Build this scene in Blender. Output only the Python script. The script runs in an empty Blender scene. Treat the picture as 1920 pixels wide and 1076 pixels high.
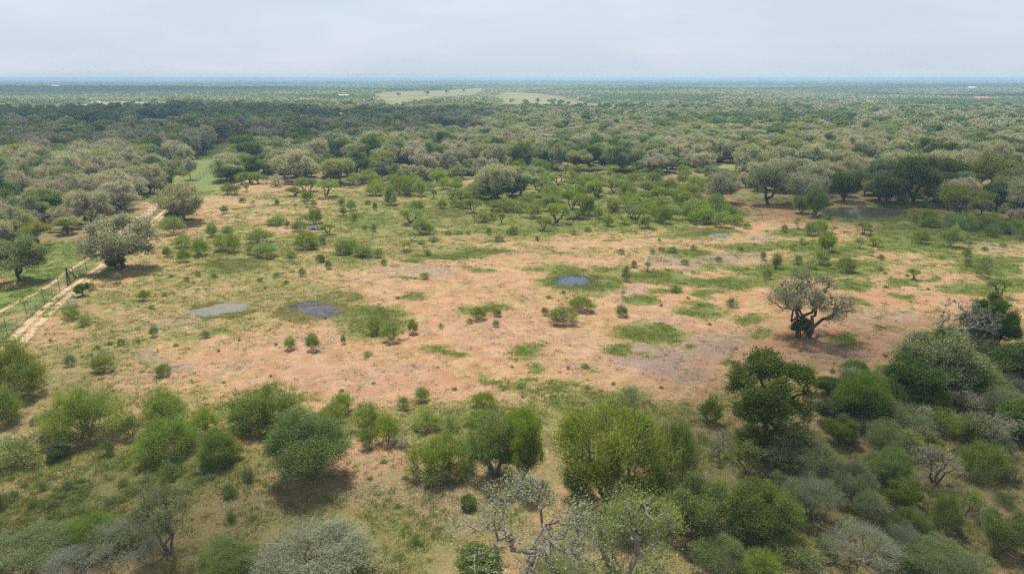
import bpy, math, random
import numpy as np
from mathutils import Vector, Matrix

# ------------------------------------------------------------------ camera, sky, sun, exposure
sc = bpy.context.scene
COL = sc.collection
CAM_H = 38.0
HAZE = 0.00023
PITCH = math.atan(391 / 1280)
cd = bpy.data.cameras.new('camera')
cam = bpy.data.objects.new('camera', cd)
COL.objects.link(cam)
cd.lens = 24.0
cd.sensor_width = 36.0
cd.clip_start = 0.5
cd.clip_end = 60000
cam.location = (0, 0, CAM_H)
cam.rotation_euler = (math.radians(90) - PITCH, 0, 0)
sc.camera = cam

SUN_EL = math.radians(66)
SUN_AZ = math.radians(-22)          # from +Y towards +X; sun high, beyond the scene and to the left
SUN = np.array([math.cos(SUN_EL) * math.sin(SUN_AZ), math.cos(SUN_EL) * math.cos(SUN_AZ), math.sin(SUN_EL)])
w = bpy.data.worlds.new('World')
sc.world = w
w.use_nodes = True
nt = w.node_tree
for n in list(nt.nodes):
    nt.nodes.remove(n)
out = nt.nodes.new('ShaderNodeOutputWorld')
bg = nt.nodes.new('ShaderNodeBackground')
sky = nt.nodes.new('ShaderNodeTexSky')
sky.sky_type = 'NISHITA'
sky.sun_disc = False
sky.sun_elevation = SUN_EL
sky.sun_rotation = SUN_AZ
sky.air_density = 1.0
sky.dust_density = 2.0
sky.ozone_density = 1.0
# thin high veil of cloud over the blue
tc = nt.nodes.new('ShaderNodeTexCoord')
mp = nt.nodes.new('ShaderNodeMapping')
mp.inputs['Scale'].default_value = (1.6, 1.0, 7.0)
nz = nt.nodes.new('ShaderNodeTexNoise')
nz.inputs['Scale'].default_value = 2.2
nz.inputs['Detail'].default_value = 5
nz.inputs['Roughness'].default_value = 0.5
ramp = nt.nodes.new('ShaderNodeMapRange')
ramp.inputs['From Min'].default_value = 0.42
ramp.inputs['From Max'].default_value = 0.78
ramp.inputs['To Min'].default_value = 0.0
ramp.inputs['To Max'].default_value = 1.0
mixc = nt.nodes.new('ShaderNodeMix')
mixc.data_type = 'RGBA'
mixc.inputs[6].default_value = (3.7, 4.25, 4.95, 1)
mixc.inputs[7].default_value = (4.6, 4.95, 5.45, 1)
mix2 = nt.nodes.new('ShaderNodeMix')
mix2.data_type = 'RGBA'
mix2.inputs[0].default_value = 0.9
nt.links.new(tc.outputs['Generated'], mp.inputs['Vector'])
nt.links.new(mp.outputs['Vector'], nz.inputs['Vector'])
nt.links.new(nz.outputs['Fac'], ramp.inputs['Value'])
nt.links.new(ramp.outputs['Result'], mixc.inputs[0])
nt.links.new(sky.outputs['Color'], mix2.inputs[6])
# the veil is brighter overhead than low down
sepv = nt.nodes.new('ShaderNodeSeparateXYZ')
nt.links.new(tc.outputs['Generated'], sepv.inputs['Vector'])
elev = nt.nodes.new('ShaderNodeMapRange')
elev.inputs['From Min'].default_value = 0.14
elev.inputs['From Max'].default_value = 0.6
nt.links.new(sepv.outputs['Z'], elev.inputs['Value'])
mixz = nt.nodes.new('ShaderNodeMix')
mixz.data_type = 'RGBA'
mixz.inputs[7].default_value = (4.2, 4.6, 5.1, 1)
nt.links.new(elev.outputs['Result'], mixz.inputs[0])
nt.links.new(mixc.outputs[2], mixz.inputs[6])
nt.links.new(mixz.outputs[2], mix2.inputs[7])
nt.links.new(mix2.outputs[2], bg.inputs['Color'])
nt.links.new(bg.outputs['Background'], out.inputs['Surface'])
bg.inputs['Strength'].default_value = 0.115

sl = bpy.data.lights.new('sun', 'SUN')
sl.energy = 5.0
sl.angle = math.radians(1.2)
sl.color = (1.0, 0.95, 0.86)
so = bpy.data.objects.new('sun', sl)
COL.objects.link(so)
so.rotation_euler = Vector(SUN).to_track_quat('Z', 'Y').to_euler()
so.location = (0, 0, 300)

sc.view_settings.view_transform = 'Standard'
sc.view_settings.look = 'None'
sc.view_settings.exposure = 0.55
sc.view_settings.gamma = 1
sc.render.engine = 'CYCLES'
cy = sc.cycles
cy.max_bounces = 6
cy.diffuse_bounces = 4
cy.glossy_bounces = 2
cy.transmission_bounces = 2
cy.transparent_max_bounces = 12
cy.volume_bounces = 0
cy.use_denoising = False
cy.denoiser = 'OPENIMAGEDENOISE'
cy.denoising_input_passes = 'RGB_ALBEDO_NORMAL'
cy.use_adaptive_sampling = False
cy.sample_clamp_indirect = 4
cy.caustics_reflective = False
cy.caustics_refractive = False

# ------------------------------------------------------------------ numeric helpers
def fbm(x, y, s, octv=4, seed=0, rough=0.5):
    """smooth value noise about 0 (-1..1)"""
    x = np.asarray(x, float) / s
    y = np.asarray(y, float) / s
    tot = np.zeros_like(x + y)
    a, na = 1.0, 0.0
    for o in range(octv):
        xi = np.floor(x).astype(np.int64)
        yi = np.floor(y).astype(np.int64)
        fx = x - xi
        fy = y - yi
        fx = fx * fx * (3 - 2 * fx)
        fy = fy * fy * (3 - 2 * fy)

        def h(i, j):
            n = (i * 374761393 + j * 668265263 + (seed + o * 17) * 974634777) & 0x7fffffff
            n = ((n ^ (n >> 13)) * 1274126177) & 0x7fffffff
            return ((n ^ (n >> 16)) & 0xffff) / 32767.5 - 1.0
        v = (h(xi, yi) * (1 - fx) + h(xi + 1, yi) * fx) * (1 - fy) + (h(xi, yi + 1) * (1 - fx) + h(xi + 1, yi + 1) * fx) * fy
        tot = tot + a * v
        na += a
        a *= rough
        x = x * 2.03 + 11.3
        y = y * 2.03 + 5.7
    return tot / na


CP, SP = math.cos(PITCH), math.sin(PITCH)


def G(px, py):
    """point of the level ground seen at a pixel of the 1920 x 1076 photograph, and its range"""
    x = (px - 960) / 1280
    y = (538 - py) / 1280
    dy = CP + y * SP
    dz = -SP + y * CP
    t = CAM_H / -dz
    return x * t, dy * t, t * math.sqrt(1 + x * x + y * y)


def to_px(x, y, z=0.0):
    dz = z - CAM_H
    d = y * CP - dz * SP
    u = y * SP + dz * CP
    return 960 + 1280 * x / d, 538 - 1280 * u / d


def ell(px, py, rx, ry):
    """ellipse on the ground: centre, half-axis vectors"""
    c = np.array(G(px, py)[:2])
    a = np.array(G(px + rx, py)[:2]) - c
    b = (np.array(G(px, py - ry)[:2]) - np.array(G(px, py + ry)[:2])) / 2
    return c, a, b


def edist(e, x, y):
    c, a, b = e
    det = a[0] * b[1] - a[1] * b[0]
    dx, dy = x - c[0], y - c[1]
    u = (dx * b[1] - dy * b[0]) / det
    v = (-dx * a[1] + dy * a[0]) / det
    return np.sqrt(u * u + v * v)


_bb = {}


def pt_in(x, y, P):
    k = id(P)
    if k not in _bb:
        _bb[k] = (min(p[0] for p in P), max(p[0] for p in P), min(p[1] for p in P), max(p[1] for p in P), P)
    b = _bb[k]
    if x < b[0] or x > b[1] or y < b[2] or y > b[3]:
        return False
    ins = False
    x1, y1 = P[-1]
    for x2, y2 in P:
        if (y1 > y) != (y2 > y) and x < (x2 - x1) * (y - y1) / (y2 - y1) + x1:
            ins = not ins
        x1, y1 = x2, y2
    return ins


def in_poly(x, y, P):
    x = np.asarray(x, float)
    y = np.asarray(y, float)
    if x.size == 1:
        return np.array([pt_in(float(x.ravel()[0]), float(y.ravel()[0]), P)])
    ins = np.zeros(x.shape, bool)
    n = len(P)
    for i in range(n):
        x1, y1 = P[i]
        x2, y2 = P[(i + 1) % n]
        c = ((y1 > y) != (y2 > y))
        with np.errstate(divide='ignore', invalid='ignore'):
            xi = (x2 - x1) * (y - y1) / ((y2 - y1) if y2 != y1 else 1e-9) + x1
        ins ^= c & (x < xi)
    return ins


def wpoly(pts):
    return [G(*p)[:2] for p in pts]


PONDS = {  # name: (px, py, rx, ry)
    'muddy': (412, 579, 41, 10), 'dark': (588, 579, 40, 15), 'oval': (1076, 526, 34, 9),
    'wood': (1618, 398, 80, 10), 'puddle': (1352, 442, 18, 4)}
PE = {k: ell(*v) for k, v in PONDS.items()}
# the muddy one lies slantwise
c_, a_, b_ = PE['muddy']
PE['muddy'] = (c_, a_ + np.array([0.6, 2.2]), b_)
c_, a_, b_ = PE['dark']
PE['dark'] = (c_, a_ + np.array([0.2, -1.0]), b_)


def zg(x, y):
    """height of the terrain"""
    x = np.asarray(x, float)
    y = np.asarray(y, float)
    d = np.sqrt(x * x + y * y)
    f = np.clip((d - 450) / 1800, 0, 1)
    f = f * f * (3 - 2 * f)
    far = 9.0 * f * fbm(x, y, 900, 3, 5) - 2.0 * f
    near = (1 - f) * (0.16 * fbm(x, y, 19, 3, 3) + 0.05 * fbm(x, y, 2.4, 2, 9))
    z = far + near
    for k, e in PE.items():
        q = edist(e, x, y)
        m = np.clip((2.2 - q) / 1.0, 0, 1)
        m = m * m * (3 - 2 * m)
        prof = (-0.62 if k == 'wood' else -0.30) * np.clip(1.45 - q * q * 1.2, -.1, 1)
        z = z * (1 - m) + m * (prof + 0.33 * fbm(x, y, 2.4, 4, 21, .6))
    return z


def zg1(x, y):
    return float(zg(np.array([x]), np.array([y]))[0])


# ------------------------------------------------------------------ object helpers
def mesh_np(name, V, Q, mats=(), mi=None, attrs=None, smooth=False):
    """mesh from an (n,3) vertex array and an (m,k) face array (k = 3 or 4)"""
    me = bpy.data.meshes.new(name)
    V = np.asarray(V, np.float32)
    Q = np.asarray(Q, np.int32)
    k = Q.shape[1]
    me.vertices.add(len(V))
    me.vertices.foreach_set('co', V.ravel())
    me.loops.add(Q.size)
    me.loops.foreach_set('vertex_index', Q.ravel())
    me.polygons.add(len(Q))
    me.polygons.foreach_set('loop_start', np.arange(0, Q.size, k, dtype=np.int32))
    for m in mats:
        me.materials.append(m)
    if mi is not None:
        me.polygons.foreach_set('material_index', np.asarray(mi, np.int32))
    if smooth:
        me.polygons.foreach_set('use_smooth', np.ones(len(Q), bool))
    me.update(calc_edges=True)
    me.validate(clean_customdata=False)
    for nm, (typ, dat) in (attrs or {}).items():
        a = me.attributes.new(nm, typ, 'POINT')
        key = 'color' if typ == 'FLOAT_COLOR' else ('vector' if typ == 'FLOAT_VECTOR' else 'value')
        a.data.foreach_set(key, np.asarray(dat, np.int32 if typ == 'INT' else np.float32).ravel())
    return me


def put(name, me, parent=None, loc=None, label=None, cat=None, group=None, kind=None):
    o = bpy.data.objects.new(name, me)
    COL.objects.link(o)
    if parent is not None:
        o.parent = parent
    if loc is not None:
        o.location = loc
    for k, v in (('label', label), ('category', cat), ('group', group), ('kind', kind)):
        if v:
            o[k] = v
    return o


def tubes(P0, P1, R0, R1, sides=5):
    """one tapered prism per segment -> V, Q"""
    P0, P1 = np.asarray(P0, float), np.asarray(P1, float)
    R0, R1 = np.asarray(R0, float), np.asarray(R1, float)
    n = len(P0)
    d = P1 - P0
    L = np.linalg.norm(d, axis=1, keepdims=True) + 1e-9
    d = d / L
    ref = np.where(np.abs(d[:, 2:3]) < 0.9, np.array([[0, 0, 1.0]]), np.array([[1.0, 0, 0]]))
    u = np.cross(d, ref)
    u /= np.linalg.norm(u, axis=1, keepdims=True) + 1e-9
    v = np.cross(d, u)
    ang = np.arange(sides) * 2 * math.pi / sides
    ring = u[:, None, :] * np.cos(ang)[None, :, None] + v[:, None, :] * np.sin(ang)[None, :, None]
    A = P0[:, None, :] - d[:, None, :] * (R0[:, None, None] * 0.3) + ring * R0[:, None, None]
    B = P1[:, None, :] + d[:, None, :] * (R1[:, None, None] * 0.3) + ring * R1[:, None, None]
    V = np.concatenate([A, B], axis=1).reshape(-1, 3)
    base = (np.arange(n) * 2 * sides)[:, None]
    i = np.arange(sides)
    j = (i + 1) % sides
    Q = np.stack([base + i, base + j, base + sides + j, base + sides + i], axis=-1).reshape(-1, 4)
    return V, Q


def unit(v):
    return v / (np.linalg.norm(v, axis=-1, keepdims=True) + 1e-9)


def rhombs(C, A, L, W, rng):
    """rhombic leaves: centre, long axis, length, width"""
    n = len(C)
    A = unit(A)
    ref = rng.normal(size=(n, 3)) * .7 + np.array([0, 0, 1.0])
    N = unit(ref - A * np.sum(ref * A, axis=1, keepdims=True))
    B = np.cross(N, A)
    L = np.broadcast_to(L, (n,))[:, None]
    W = np.broadcast_to(W, (n,))[:, None]
    bend = N * W * 0.25
    V = np.stack([C - A * L / 2, C + B * W / 2 + bend, C + A * L / 2, C - B * W / 2 + bend], axis=1).reshape(-1, 3)
    Q = np.arange(4 * n).reshape(n, 4)
    return V, Q


# ------------------------------------------------------------------ materials
def new_mat(name):
    m = bpy.data.materials.new(name)
    m.use_nodes = True
    t = m.node_tree
    for n in list(t.nodes):
        t.nodes.remove(n)
    return m, t


def N(t, typ, **kw):
    n = t.nodes.new(typ)
    for k, v in kw.items():
        if k.startswith('_'):
            setattr(n, k[1:], v)
        else:
            n.inputs[k.replace('_', ' ')].default_value = v
    return n


def mixrgb(t, fac, a, b, blend='MIX'):
    n = t.nodes.new('ShaderNodeMix')
    n.data_type = 'RGBA'
    n.blend_type = blend
    for idx, v in ((0, fac), (6, a), (7, b)):
        if isinstance(v, (int, float)):
            n.inputs[idx].default_value = v
        elif isinstance(v, tuple):
            n.inputs[idx].default_value = (*v[:3], 1)
        else:
            t.links.new(v, n.inputs[idx])
    return n.outputs[2]


def math_(t, op, a, b=None, clamp=False):
    n = t.nodes.new('ShaderNodeMath')
    n.operation = op
    n.use_clamp = clamp
    for i, v in enumerate((a, b)):
        if v is None:
            continue
        if isinstance(v, (int, float)):
            n.inputs[i].default_value = v
        else:
            t.links.new(v, n.inputs[i])
    return n.outputs[0]


def mrange(t, v, a, b, c=0.0, d=1.0):
    n = t.nodes.new('ShaderNodeMapRange')
    n.interpolation_type = 'SMOOTHSTEP'
    t.links.new(v, n.inputs['Value'])
    n.inputs['From Min'].default_value = a
    n.inputs['From Max'].default_value = b
    n.inputs['To Min'].default_value = c
    n.inputs['To Max'].default_value = d
    return n.outputs['Result']


def leaf_mat(name, dark, mid, light, trans=0.35, vary=0.25):
    """leaves: colour runs with each leaf's own tint, a little between plants; partly translucent"""
    m, t = new_mat(name)
    at = N(t, 'ShaderNodeAttribute', _attribute_name='tint')
    oi = t.nodes.new('ShaderNodeObjectInfo')
    r = t.nodes.new('ShaderNodeValToRGB')
    r.color_ramp.elements[0].color = (*dark, 1)
    r.color_ramp.elements[1].color = (*light, 1)
    e = r.color_ramp.elements.new(0.5)
    e.color = (*mid, 1)
    t.links.new(at.outputs['Fac'], r.inputs['Fac'])
    hs = t.nodes.new('ShaderNodeHueSaturation')
    hv = t.nodes.new('ShaderNodeMapRange')
    hv.inputs['To Min'].default_value = 0.5 - 0.03 * vary / 0.25
    hv.inputs['To Max'].default_value = 0.504
    t.links.new(oi.outputs['Random'], hv.inputs['Value'])
    t.links.new(hv.outputs['Result'], hs.inputs['Hue'])
    vv = math_(t, 'FRACT', math_(t, 'MULTIPLY', oi.outputs['Random'], 7.31))
    vr = t.nodes.new('ShaderNodeMapRange')
    vr.inputs['To Min'].default_value = 1 - vary
    vr.inputs['To Max'].default_value = 1 + vary
    t.links.new(vv, vr.inputs['Value'])
    t.links.new(vr.outputs['Result'], hs.inputs['Value'])
    sv = math_(t, 'FRACT', math_(t, 'MULTIPLY', oi.outputs['Random'], 23.7))
    sr = t.nodes.new('ShaderNodeMapRange')
    sr.inputs['To Min'].default_value = 1 - vary
    sr.inputs['To Max'].default_value = 1.1
    t.links.new(sv, sr.inputs['Value'])
    t.links.new(sr.outputs['Result'], hs.inputs['Saturation'])
    t.links.new(r.outputs['Color'], hs.inputs['Color'])
    d = t.nodes.new('ShaderNodeBsdfDiffuse')
    tr = t.nodes.new('ShaderNodeBsdfTranslucent')
    t.links.new(hs.outputs['Color'], d.inputs['Color'])
    t.links.new(mixrgb(t, 1.0, hs.outputs['Color'], (1.0, 1.05, 0.6), 'MULTIPLY'), tr.inputs['Color'])
    mx = t.nodes.new('ShaderNodeMixShader')
    mx.inputs[0].default_value = trans
    t.links.new(d.outputs[0], mx.inputs[1])
    t.links.new(tr.outputs[0], mx.inputs[2])
    o = t.nodes.new('ShaderNodeOutputMaterial')
    t.links.new(mx.outputs[0], o.inputs['Surface'])
    return m


def bark_mat(name, a, b, scale=3.0):
    m, t = new_mat(name)
    g = t.nodes.new('ShaderNodeNewGeometry')
    nz = N(t, 'ShaderNodeTexNoise', Scale=scale, Detail=4.0, Roughness=0.7)
    t.links.new(g.outputs['Position'], nz.inputs['Vector'])
    c = mixrgb(t, mrange(t, nz.outputs['Fac'], 0.35, 0.65), a, b)
    p = N(t, 'ShaderNodeBsdfPrincipled', Roughness=0.95)
    p.inputs['Specular IOR Level'].default_value = 0.15
    t.links.new(c, p.inputs['Base Color'])
    o = t.nodes.new('ShaderNodeOutputMaterial')
    t.links.new(p.outputs[0], o.inputs['Surface'])
    return m


def plain_mat(name, col, rough=0.8, metal=0.0):
    m, t = new_mat(name)
    g = t.nodes.new('ShaderNodeNewGeometry')
    nz = N(t, 'ShaderNodeTexNoise', Scale=1.7, Detail=5.0, Roughness=0.6)
    t.links.new(g.outputs['Position'], nz.inputs['Vector'])
    c = mixrgb(t, mrange(t, nz.outputs['Fac'], 0.3, 0.7), tuple(v * 0.8 for v in col), tuple(min(1, v * 1.12) for v in col))
    p = N(t, 'ShaderNodeBsdfPrincipled', Roughness=rough, Metallic=metal)
    t.links.new(c, p.inputs['Base Color'])
    o = t.nodes.new('ShaderNodeOutputMaterial')
    t.links.new(p.outputs[0], o.inputs['Surface'])
    return m


LM = {
    'feather': leaf_mat('feathery_leaf', (0.136, 0.185, 0.041), (0.224, 0.297, 0.062), (0.358, 0.425, 0.102), 0.42, 0.18),
    'bluegreen': leaf_mat('bluish_leaf', (0.115, 0.164, 0.067), (0.176, 0.240, 0.097), (0.271, 0.337, 0.142), 0.3, 0.2),
    'olive': leaf_mat('olive_leaf', (0.087, 0.151, 0.033), (0.150, 0.232, 0.047), (0.251, 0.342, 0.079), 0.4, 0.2),
    'green': leaf_mat('green_leaf', (0.072, 0.113, 0.030), (0.132, 0.198, 0.042), (0.240, 0.311, 0.067), 0.35, 0.22),
    'dark': leaf_mat('dark_leaf', (0.034, 0.067, 0.029), (0.062, 0.118, 0.045), (0.118, 0.185, 0.067), 0.3, 0.2),
    'lime': leaf_mat('fresh_leaf', (0.143, 0.202, 0.039), (0.226, 0.309, 0.065), (0.321, 0.404, 0.104), 0.45, 0.15),
    'yellow': leaf_mat('yellowish_leaf', (0.167, 0.176, 0.040), (0.267, 0.263, 0.056), (0.367, 0.351, 0.096), 0.35, 0.15),
    'grey': leaf_mat('lichen_grey_twig', (0.308, 0.269, 0.202), (0.498, 0.442, 0.323), (0.757, 0.667, 0.505), 0.3, 0.16),
    'greygreen': leaf_mat('grey_green_leaf', (0.152, 0.192, 0.104), (0.257, 0.302, 0.151), (0.380, 0.422, 0.237), 0.35, 0.2),
    'silver': leaf_mat('silvery_leaf', (0.181, 0.198, 0.138), (0.271, 0.286, 0.207), (0.385, 0.397, 0.295), 0.3, 0.12),
    'straw': leaf_mat('dry_blade', (0.160, 0.120, 0.072), (0.240, 0.192, 0.112), (0.336, 0.272, 0.168), 0.2, 0.2),
    'blade': leaf_mat('grass_blade', (0.124, 0.150, 0.033), (0.193, 0.219, 0.044), (0.289, 0.289, 0.077), 0.35, 0.2),
}
BK = {
    'grey': bark_mat('grey_bark', (0.10, 0.085, 0.07), (0.22, 0.20, 0.175)),
    'dark': bark_mat('dark_bark', (0.045, 0.036, 0.03), (0.11, 0.095, 0.08)),
    'pale': bark_mat('bleached_wood', (0.15, 0.14, 0.125), (0.31, 0.295, 0.265)),
}
# ------------------------------------------------------------------ plant builders
def grow(rng, T, base, k=0.35, wob=0.12, sub=2, arch=0.0):
    """join every target to the growing skeleton where it costs least"""
    T = T[np.argsort(np.linalg.norm(T - base[0], axis=1))]
    P = [np.array(b, float) for b in base]
    par = [-1] + list(range(len(base) - 1))
    pl = [0.0]
    for i in range(1, len(P)):
        pl.append(pl[-1] + np.linalg.norm(P[i] - P[i - 1]))
    cap = len(P) + len(T) * (sub + 1)
    A = np.zeros((cap, 3))
    PL = np.full(cap, 1e9)
    A[:len(P)] = P
    PL[:len(P)] = pl
    n = len(P)
    tips = []
    start = 1 if len(P) > 1 else 0
    for t in T:
        d = np.linalg.norm(A[:n] - t, axis=1)
        cost = d + k * PL[:n] + 0.7 * np.clip(A[:n, 2] - t[2], 0, None)
        cost[:start] += 1e6 if start else 0
        j = int(np.argmin(cost))
        a = A[j].copy()
        L = d[j]
        prev = j
        for s in range(1, sub + 2):
            f = s / (sub + 1)
            p = a + (t - a) * f
            if s <= sub:
                p = p + rng.normal(size=3) * wob * L * math.sin(math.pi * f) + np.array([0, 0, arch * L * math.sin(math.pi * f)])
            A[n] = p
            PL[n] = PL[prev] + np.linalg.norm(p - A[prev])
            par.append(prev)
            prev = n
            n += 1
        tips.append(prev)
    return A[:n], np.array(par), np.array(tips)


def limb_mesh(A, par, tips, r_tip, power=0.5, sides=5, rmax=None):
    n = len(A)
    cnt = np.zeros(n)
    cnt[tips] += 1
    for i in range(n - 1, 0, -1):
        if par[i] >= 0:
            cnt[par[i]] += cnt[i]
    R = r_tip * np.maximum(cnt, 1) ** power
    if rmax:
        R = np.minimum(R, rmax)
    i = np.arange(1, n)
    Rp = np.minimum(R[par[i]], R[i] * 1.5)
    V, Q = tubes(A[par[i]], A[i], Rp, R[i], sides)
    return V, Q, R


def lobed(rng, n_lobes, per, w, h, zlo, lr, flat=1.0, low=-0.15, bias=.3):
    """tips of a lumpy crown: lobes set round an envelope, tips on the outside of each lobe"""
    rx = w / 2 - lr
    rz = (h - zlo) / 2 - lr * flat * 0.6
    zc = (h + zlo) / 2
    out_ = []
    for i in range(n_lobes):
        u = unit(rng.normal(size=3))
        u[2] = rng.uniform(low, 1.0) if rng.random() < .85 else rng.uniform(-0.6, 0.2)
        hh = math.sqrt(max(0.0, 1 - min(1, u[2] ** 2)))
        a = rng.uniform(0, 2 * math.pi)
        f = rng.uniform(0.55, 1.0)
        c = np.array([math.cos(a) * hh * rx * f, math.sin(a) * hh * rx * f, zc + u[2] * rz * f])
        L = lr * rng.uniform(0.5, 1.35)
        v = unit(rng.normal(size=(per, 3)))
        v = unit(v + np.array([0, 0, bias]) + (c - np.array([0, 0, zc])) / (np.linalg.norm(c - np.array([0, 0, zc])) + 1e-9) * .4)
        v[:, 2] = np.where(v[:, 2] < -0.3, -v[:, 2], v[:, 2])
        out_.append(c + v * (L * rng.uniform(0.6, 1.05, size=(per, 1))) * np.array([1, 1, flat]))
    T = np.concatenate(out_)
    T[:, 2] = np.clip(T[:, 2], zlo * 0.6 + 0.15, None)
    return T


def foliage(rng, tips, dirs, per, spread, L, W, orient=0.6, up=0.3, flat=1.0, keep=None):
    n = len(tips)
    cl = rng.uniform(0, 1, n)
    if keep is not None:
        per_i = rng.poisson(per * keep)
    else:
        per_i = np.full(n, int(per)) if per == int(per) else rng.poisson(per, n)
    idx = np.repeat(np.arange(n), per_i)
    m = len(idx)
    off = rng.normal(size=(m, 3)) * spread * np.array([1, 1, flat])
    C = tips[idx] + off
    ax = dirs[idx] * orient + np.array([0, 0, up]) + rng.normal(size=(m, 3)) * 0.55
    V, Q = rhombs(C, ax, L * rng.uniform(0.6, 1.4, m), W * rng.uniform(0.6, 1.4, m), rng)
    tint = np.clip(0.5 + (cl[idx] - 0.5) * 0.55 + rng.normal(size=m) * 0.17, 0, 1)
    return V, Q, np.repeat(tint, 4)


def merge(parts):
    """[(V, Q, tint, material_index)]"""
    Vs, Qs, Ts, Ms = [], [], [], []
    o = 0
    for V, Q, T, m in parts:
        Vs.append(V)
        Qs.append(Q + o)
        Ts.append(T if T is not None else np.full(len(V), .5))
        Ms.append(np.full(len(Q), m))
        o += len(V)
    return np.concatenate(Vs), np.concatenate(Qs), np.concatenate(Ts), np.concatenate(Ms)


def plant(seed, w=8, h=6, zlo=1.5, lobes=14, per=18, lr=1.6, flat=0.8, low=-.15, stems=1, trunk_h=1.2, lean=0.1,
          k=0.35, wob=0.12, sub=2, arch=0.0, r_tip=0.02, power=0.5, rmax=None, bark='grey',
          layers=(('green', 60, .3, .16, .1),), orient=.6, up=.3, vase=False, sides=5, missing=0.0, trunk_name='trunk', bias=.28, vmin=0.0):
    """returns (limb mesh, crown mesh, width, height)"""
    rng = np.random.default_rng(seed)
    if vase:
        n = lobes * per
        a = rng.uniform(0, 2 * math.pi, n)
        # uneven reach round the bush
        amp = 1 + 0.22 * np.sin(a * 2 + rng.uniform(0, 6)) + 0.16 * np.sin(a * 5 + rng.uniform(0, 6))
        ct = rng.uniform(vmin, 1, n) ** 0.85
        st = np.sqrt(1 - ct ** 2)
        f = rng.uniform(0.45, 1.0, n) ** 0.6 * rng.uniform(0.86, 1.06, n)
        T = np.stack([np.cos(a) * st * w / 2 * f * amp, np.sin(a) * st * w / 2 * f * amp, zlo + (h - zlo) * ct * f], 1)
    else:
        T = lobed(rng, lobes, per, w, h, zlo, lr, flat, low, bias)
    if missing:
        q = fbm(T[:, 0] + seed * 3.1, T[:, 1] + T[:, 2] * 1.7, w * 0.22, 2, seed)
        T = T[q > np.quantile(q, missing)]
    AA, RR, PR = [], [], []
    parts_l = []
    tipsP, tipsD = [], []
    grp = rng.integers(0, stems, len(T)) if stems > 1 else np.zeros(len(T), int)
    if stems > 1:
        sa = np.arange(stems) * 2 * math.pi / stems + rng.uniform(0, 1, stems)
        ta = np.arctan2(T[:, 1], T[:, 0])
        dd = np.abs(((ta[:, None] - sa[None, :]) + math.pi) % (2 * math.pi) - math.pi) + rng.uniform(0, .9, (len(T), stems))
        grp = np.argmin(dd, axis=1)
    for s in range(stems):
        Ts = T[grp == s]
        if len(Ts) < 2:
            continue
        if stems > 1:
            o = np.array([math.cos(sa[s]), math.sin(sa[s]), 0]) * 0.03 * w
            base = [o - [0, 0, .3], o * 1.6 + [0, 0, trunk_h * .5], o * 2.6 + np.array([0, 0, trunk_h])]
        else:
            ln = rng.normal(size=2) * lean
            base = [np.array([0, 0, -.35]), np.array([ln[0] * .3, ln[1] * .3, trunk_h * .45]), np.array([ln[0], ln[1], trunk_h])]
        A, par, tips = grow(rng, Ts, base, k, wob, sub, arch)
        V, Q, R = limb_mesh(A, par, tips, r_tip, power, sides, rmax)
        parts_l.append((V, Q, None, 0))
        tipsP.append(A[tips])
        tipsD.append(unit(A[tips] - A[par[par[tips]]] * 0.6 - np.array([0, 0, trunk_h]) * 0.4))
    V, Q, T_, M_ = merge(parts_l)
    limb = mesh_np(trunk_name, V, Q, [BK[bark]])
    TP = np.concatenate(tipsP)
    TD = np.concatenate(tipsD)
    names = []
    pl = []
    for (mt, cnt, spread, L, W, *ex) in layers:
        if mt not in names:
            names.append(mt)
        keep = None
        if ex:
            q = fbm(TP[:, 0] + 7.7, TP[:, 1] + TP[:, 2], w * 0.3, 2, seed + 3)
            keep = np.clip(ex[0] + q * 1.6, 0.03, 2.0)
        V, Q, tt = foliage(rng, TP, TD, cnt, spread, L, W, orient, up, 0.8, keep)
        V[:, 2] = np.maximum(V[:, 2], 0.04)
        pl.append((V, Q, tt, names.index(mt)))
    V, Q, tt, mi = merge(pl)
    crown = mesh_np('crown', V, Q, [LM[x] for x in names], mi, {'tint': ('FLOAT', tt)})
    ww = (np.quantile(V[:, 0], .997) - np.quantile(V[:, 0], .003) + np.quantile(V[:, 1], .997) - np.quantile(V[:, 1], .003)) / 2
    hh = np.quantile(V[:, 2], .99)
    return limb, crown, float(ww), float(hh)


PR = {}   # kind -> list of prototypes


def proto(kind, seeds, **kw):
    PR.setdefault(kind, [])
    for s in seeds:
        PR[kind].append(plant(s, **kw))


# feathery upright-spreading shrubs, near and far
proto('bush', (1, 2, 3, 4), missing=.14, vmin=0.12, w=8, h=4.9, zlo=.1, lobes=20, per=17, vase=True, stems=6, trunk_h=.35, k=.55, wob=.07, r_tip=.012, power=.45,
      layers=(('feather', 38, .34, .46, .05), ('feather', 3, .5, 1.0, .045), ('olive', 9, .3, .3, .06)), orient=1.3, up=.5, bark='grey', sides=3)
proto('bush_mid', (11, 12, 13, 14, 15), vmin=0.3, w=4.2, h=2.8, zlo=.05, lobes=10, per=9, vase=True, stems=4, trunk_h=.3, k=.6, wob=.08, r_tip=.012, power=.45,
      layers=(('feather', 24, .26, .42, .055), ('feather', 2, .36, .8, .05), ('olive', 5, .22, .25, .06)), orient=1.3, up=.5, bark='grey', sides=3)
proto('bush_blue', (16, 17, 18), vmin=0.2, w=4.2, h=2.6, zlo=.05, lobes=10, per=9, vase=True, stems=5, trunk_h=.3, k=.6, wob=.08, r_tip=.012, power=.45,
      layers=(('bluegreen', 16, .3, .34, .06), ('feather', 9, .28, .34, .05)), orient=1.1, up=.4, bark='grey', sides=3)
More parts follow.
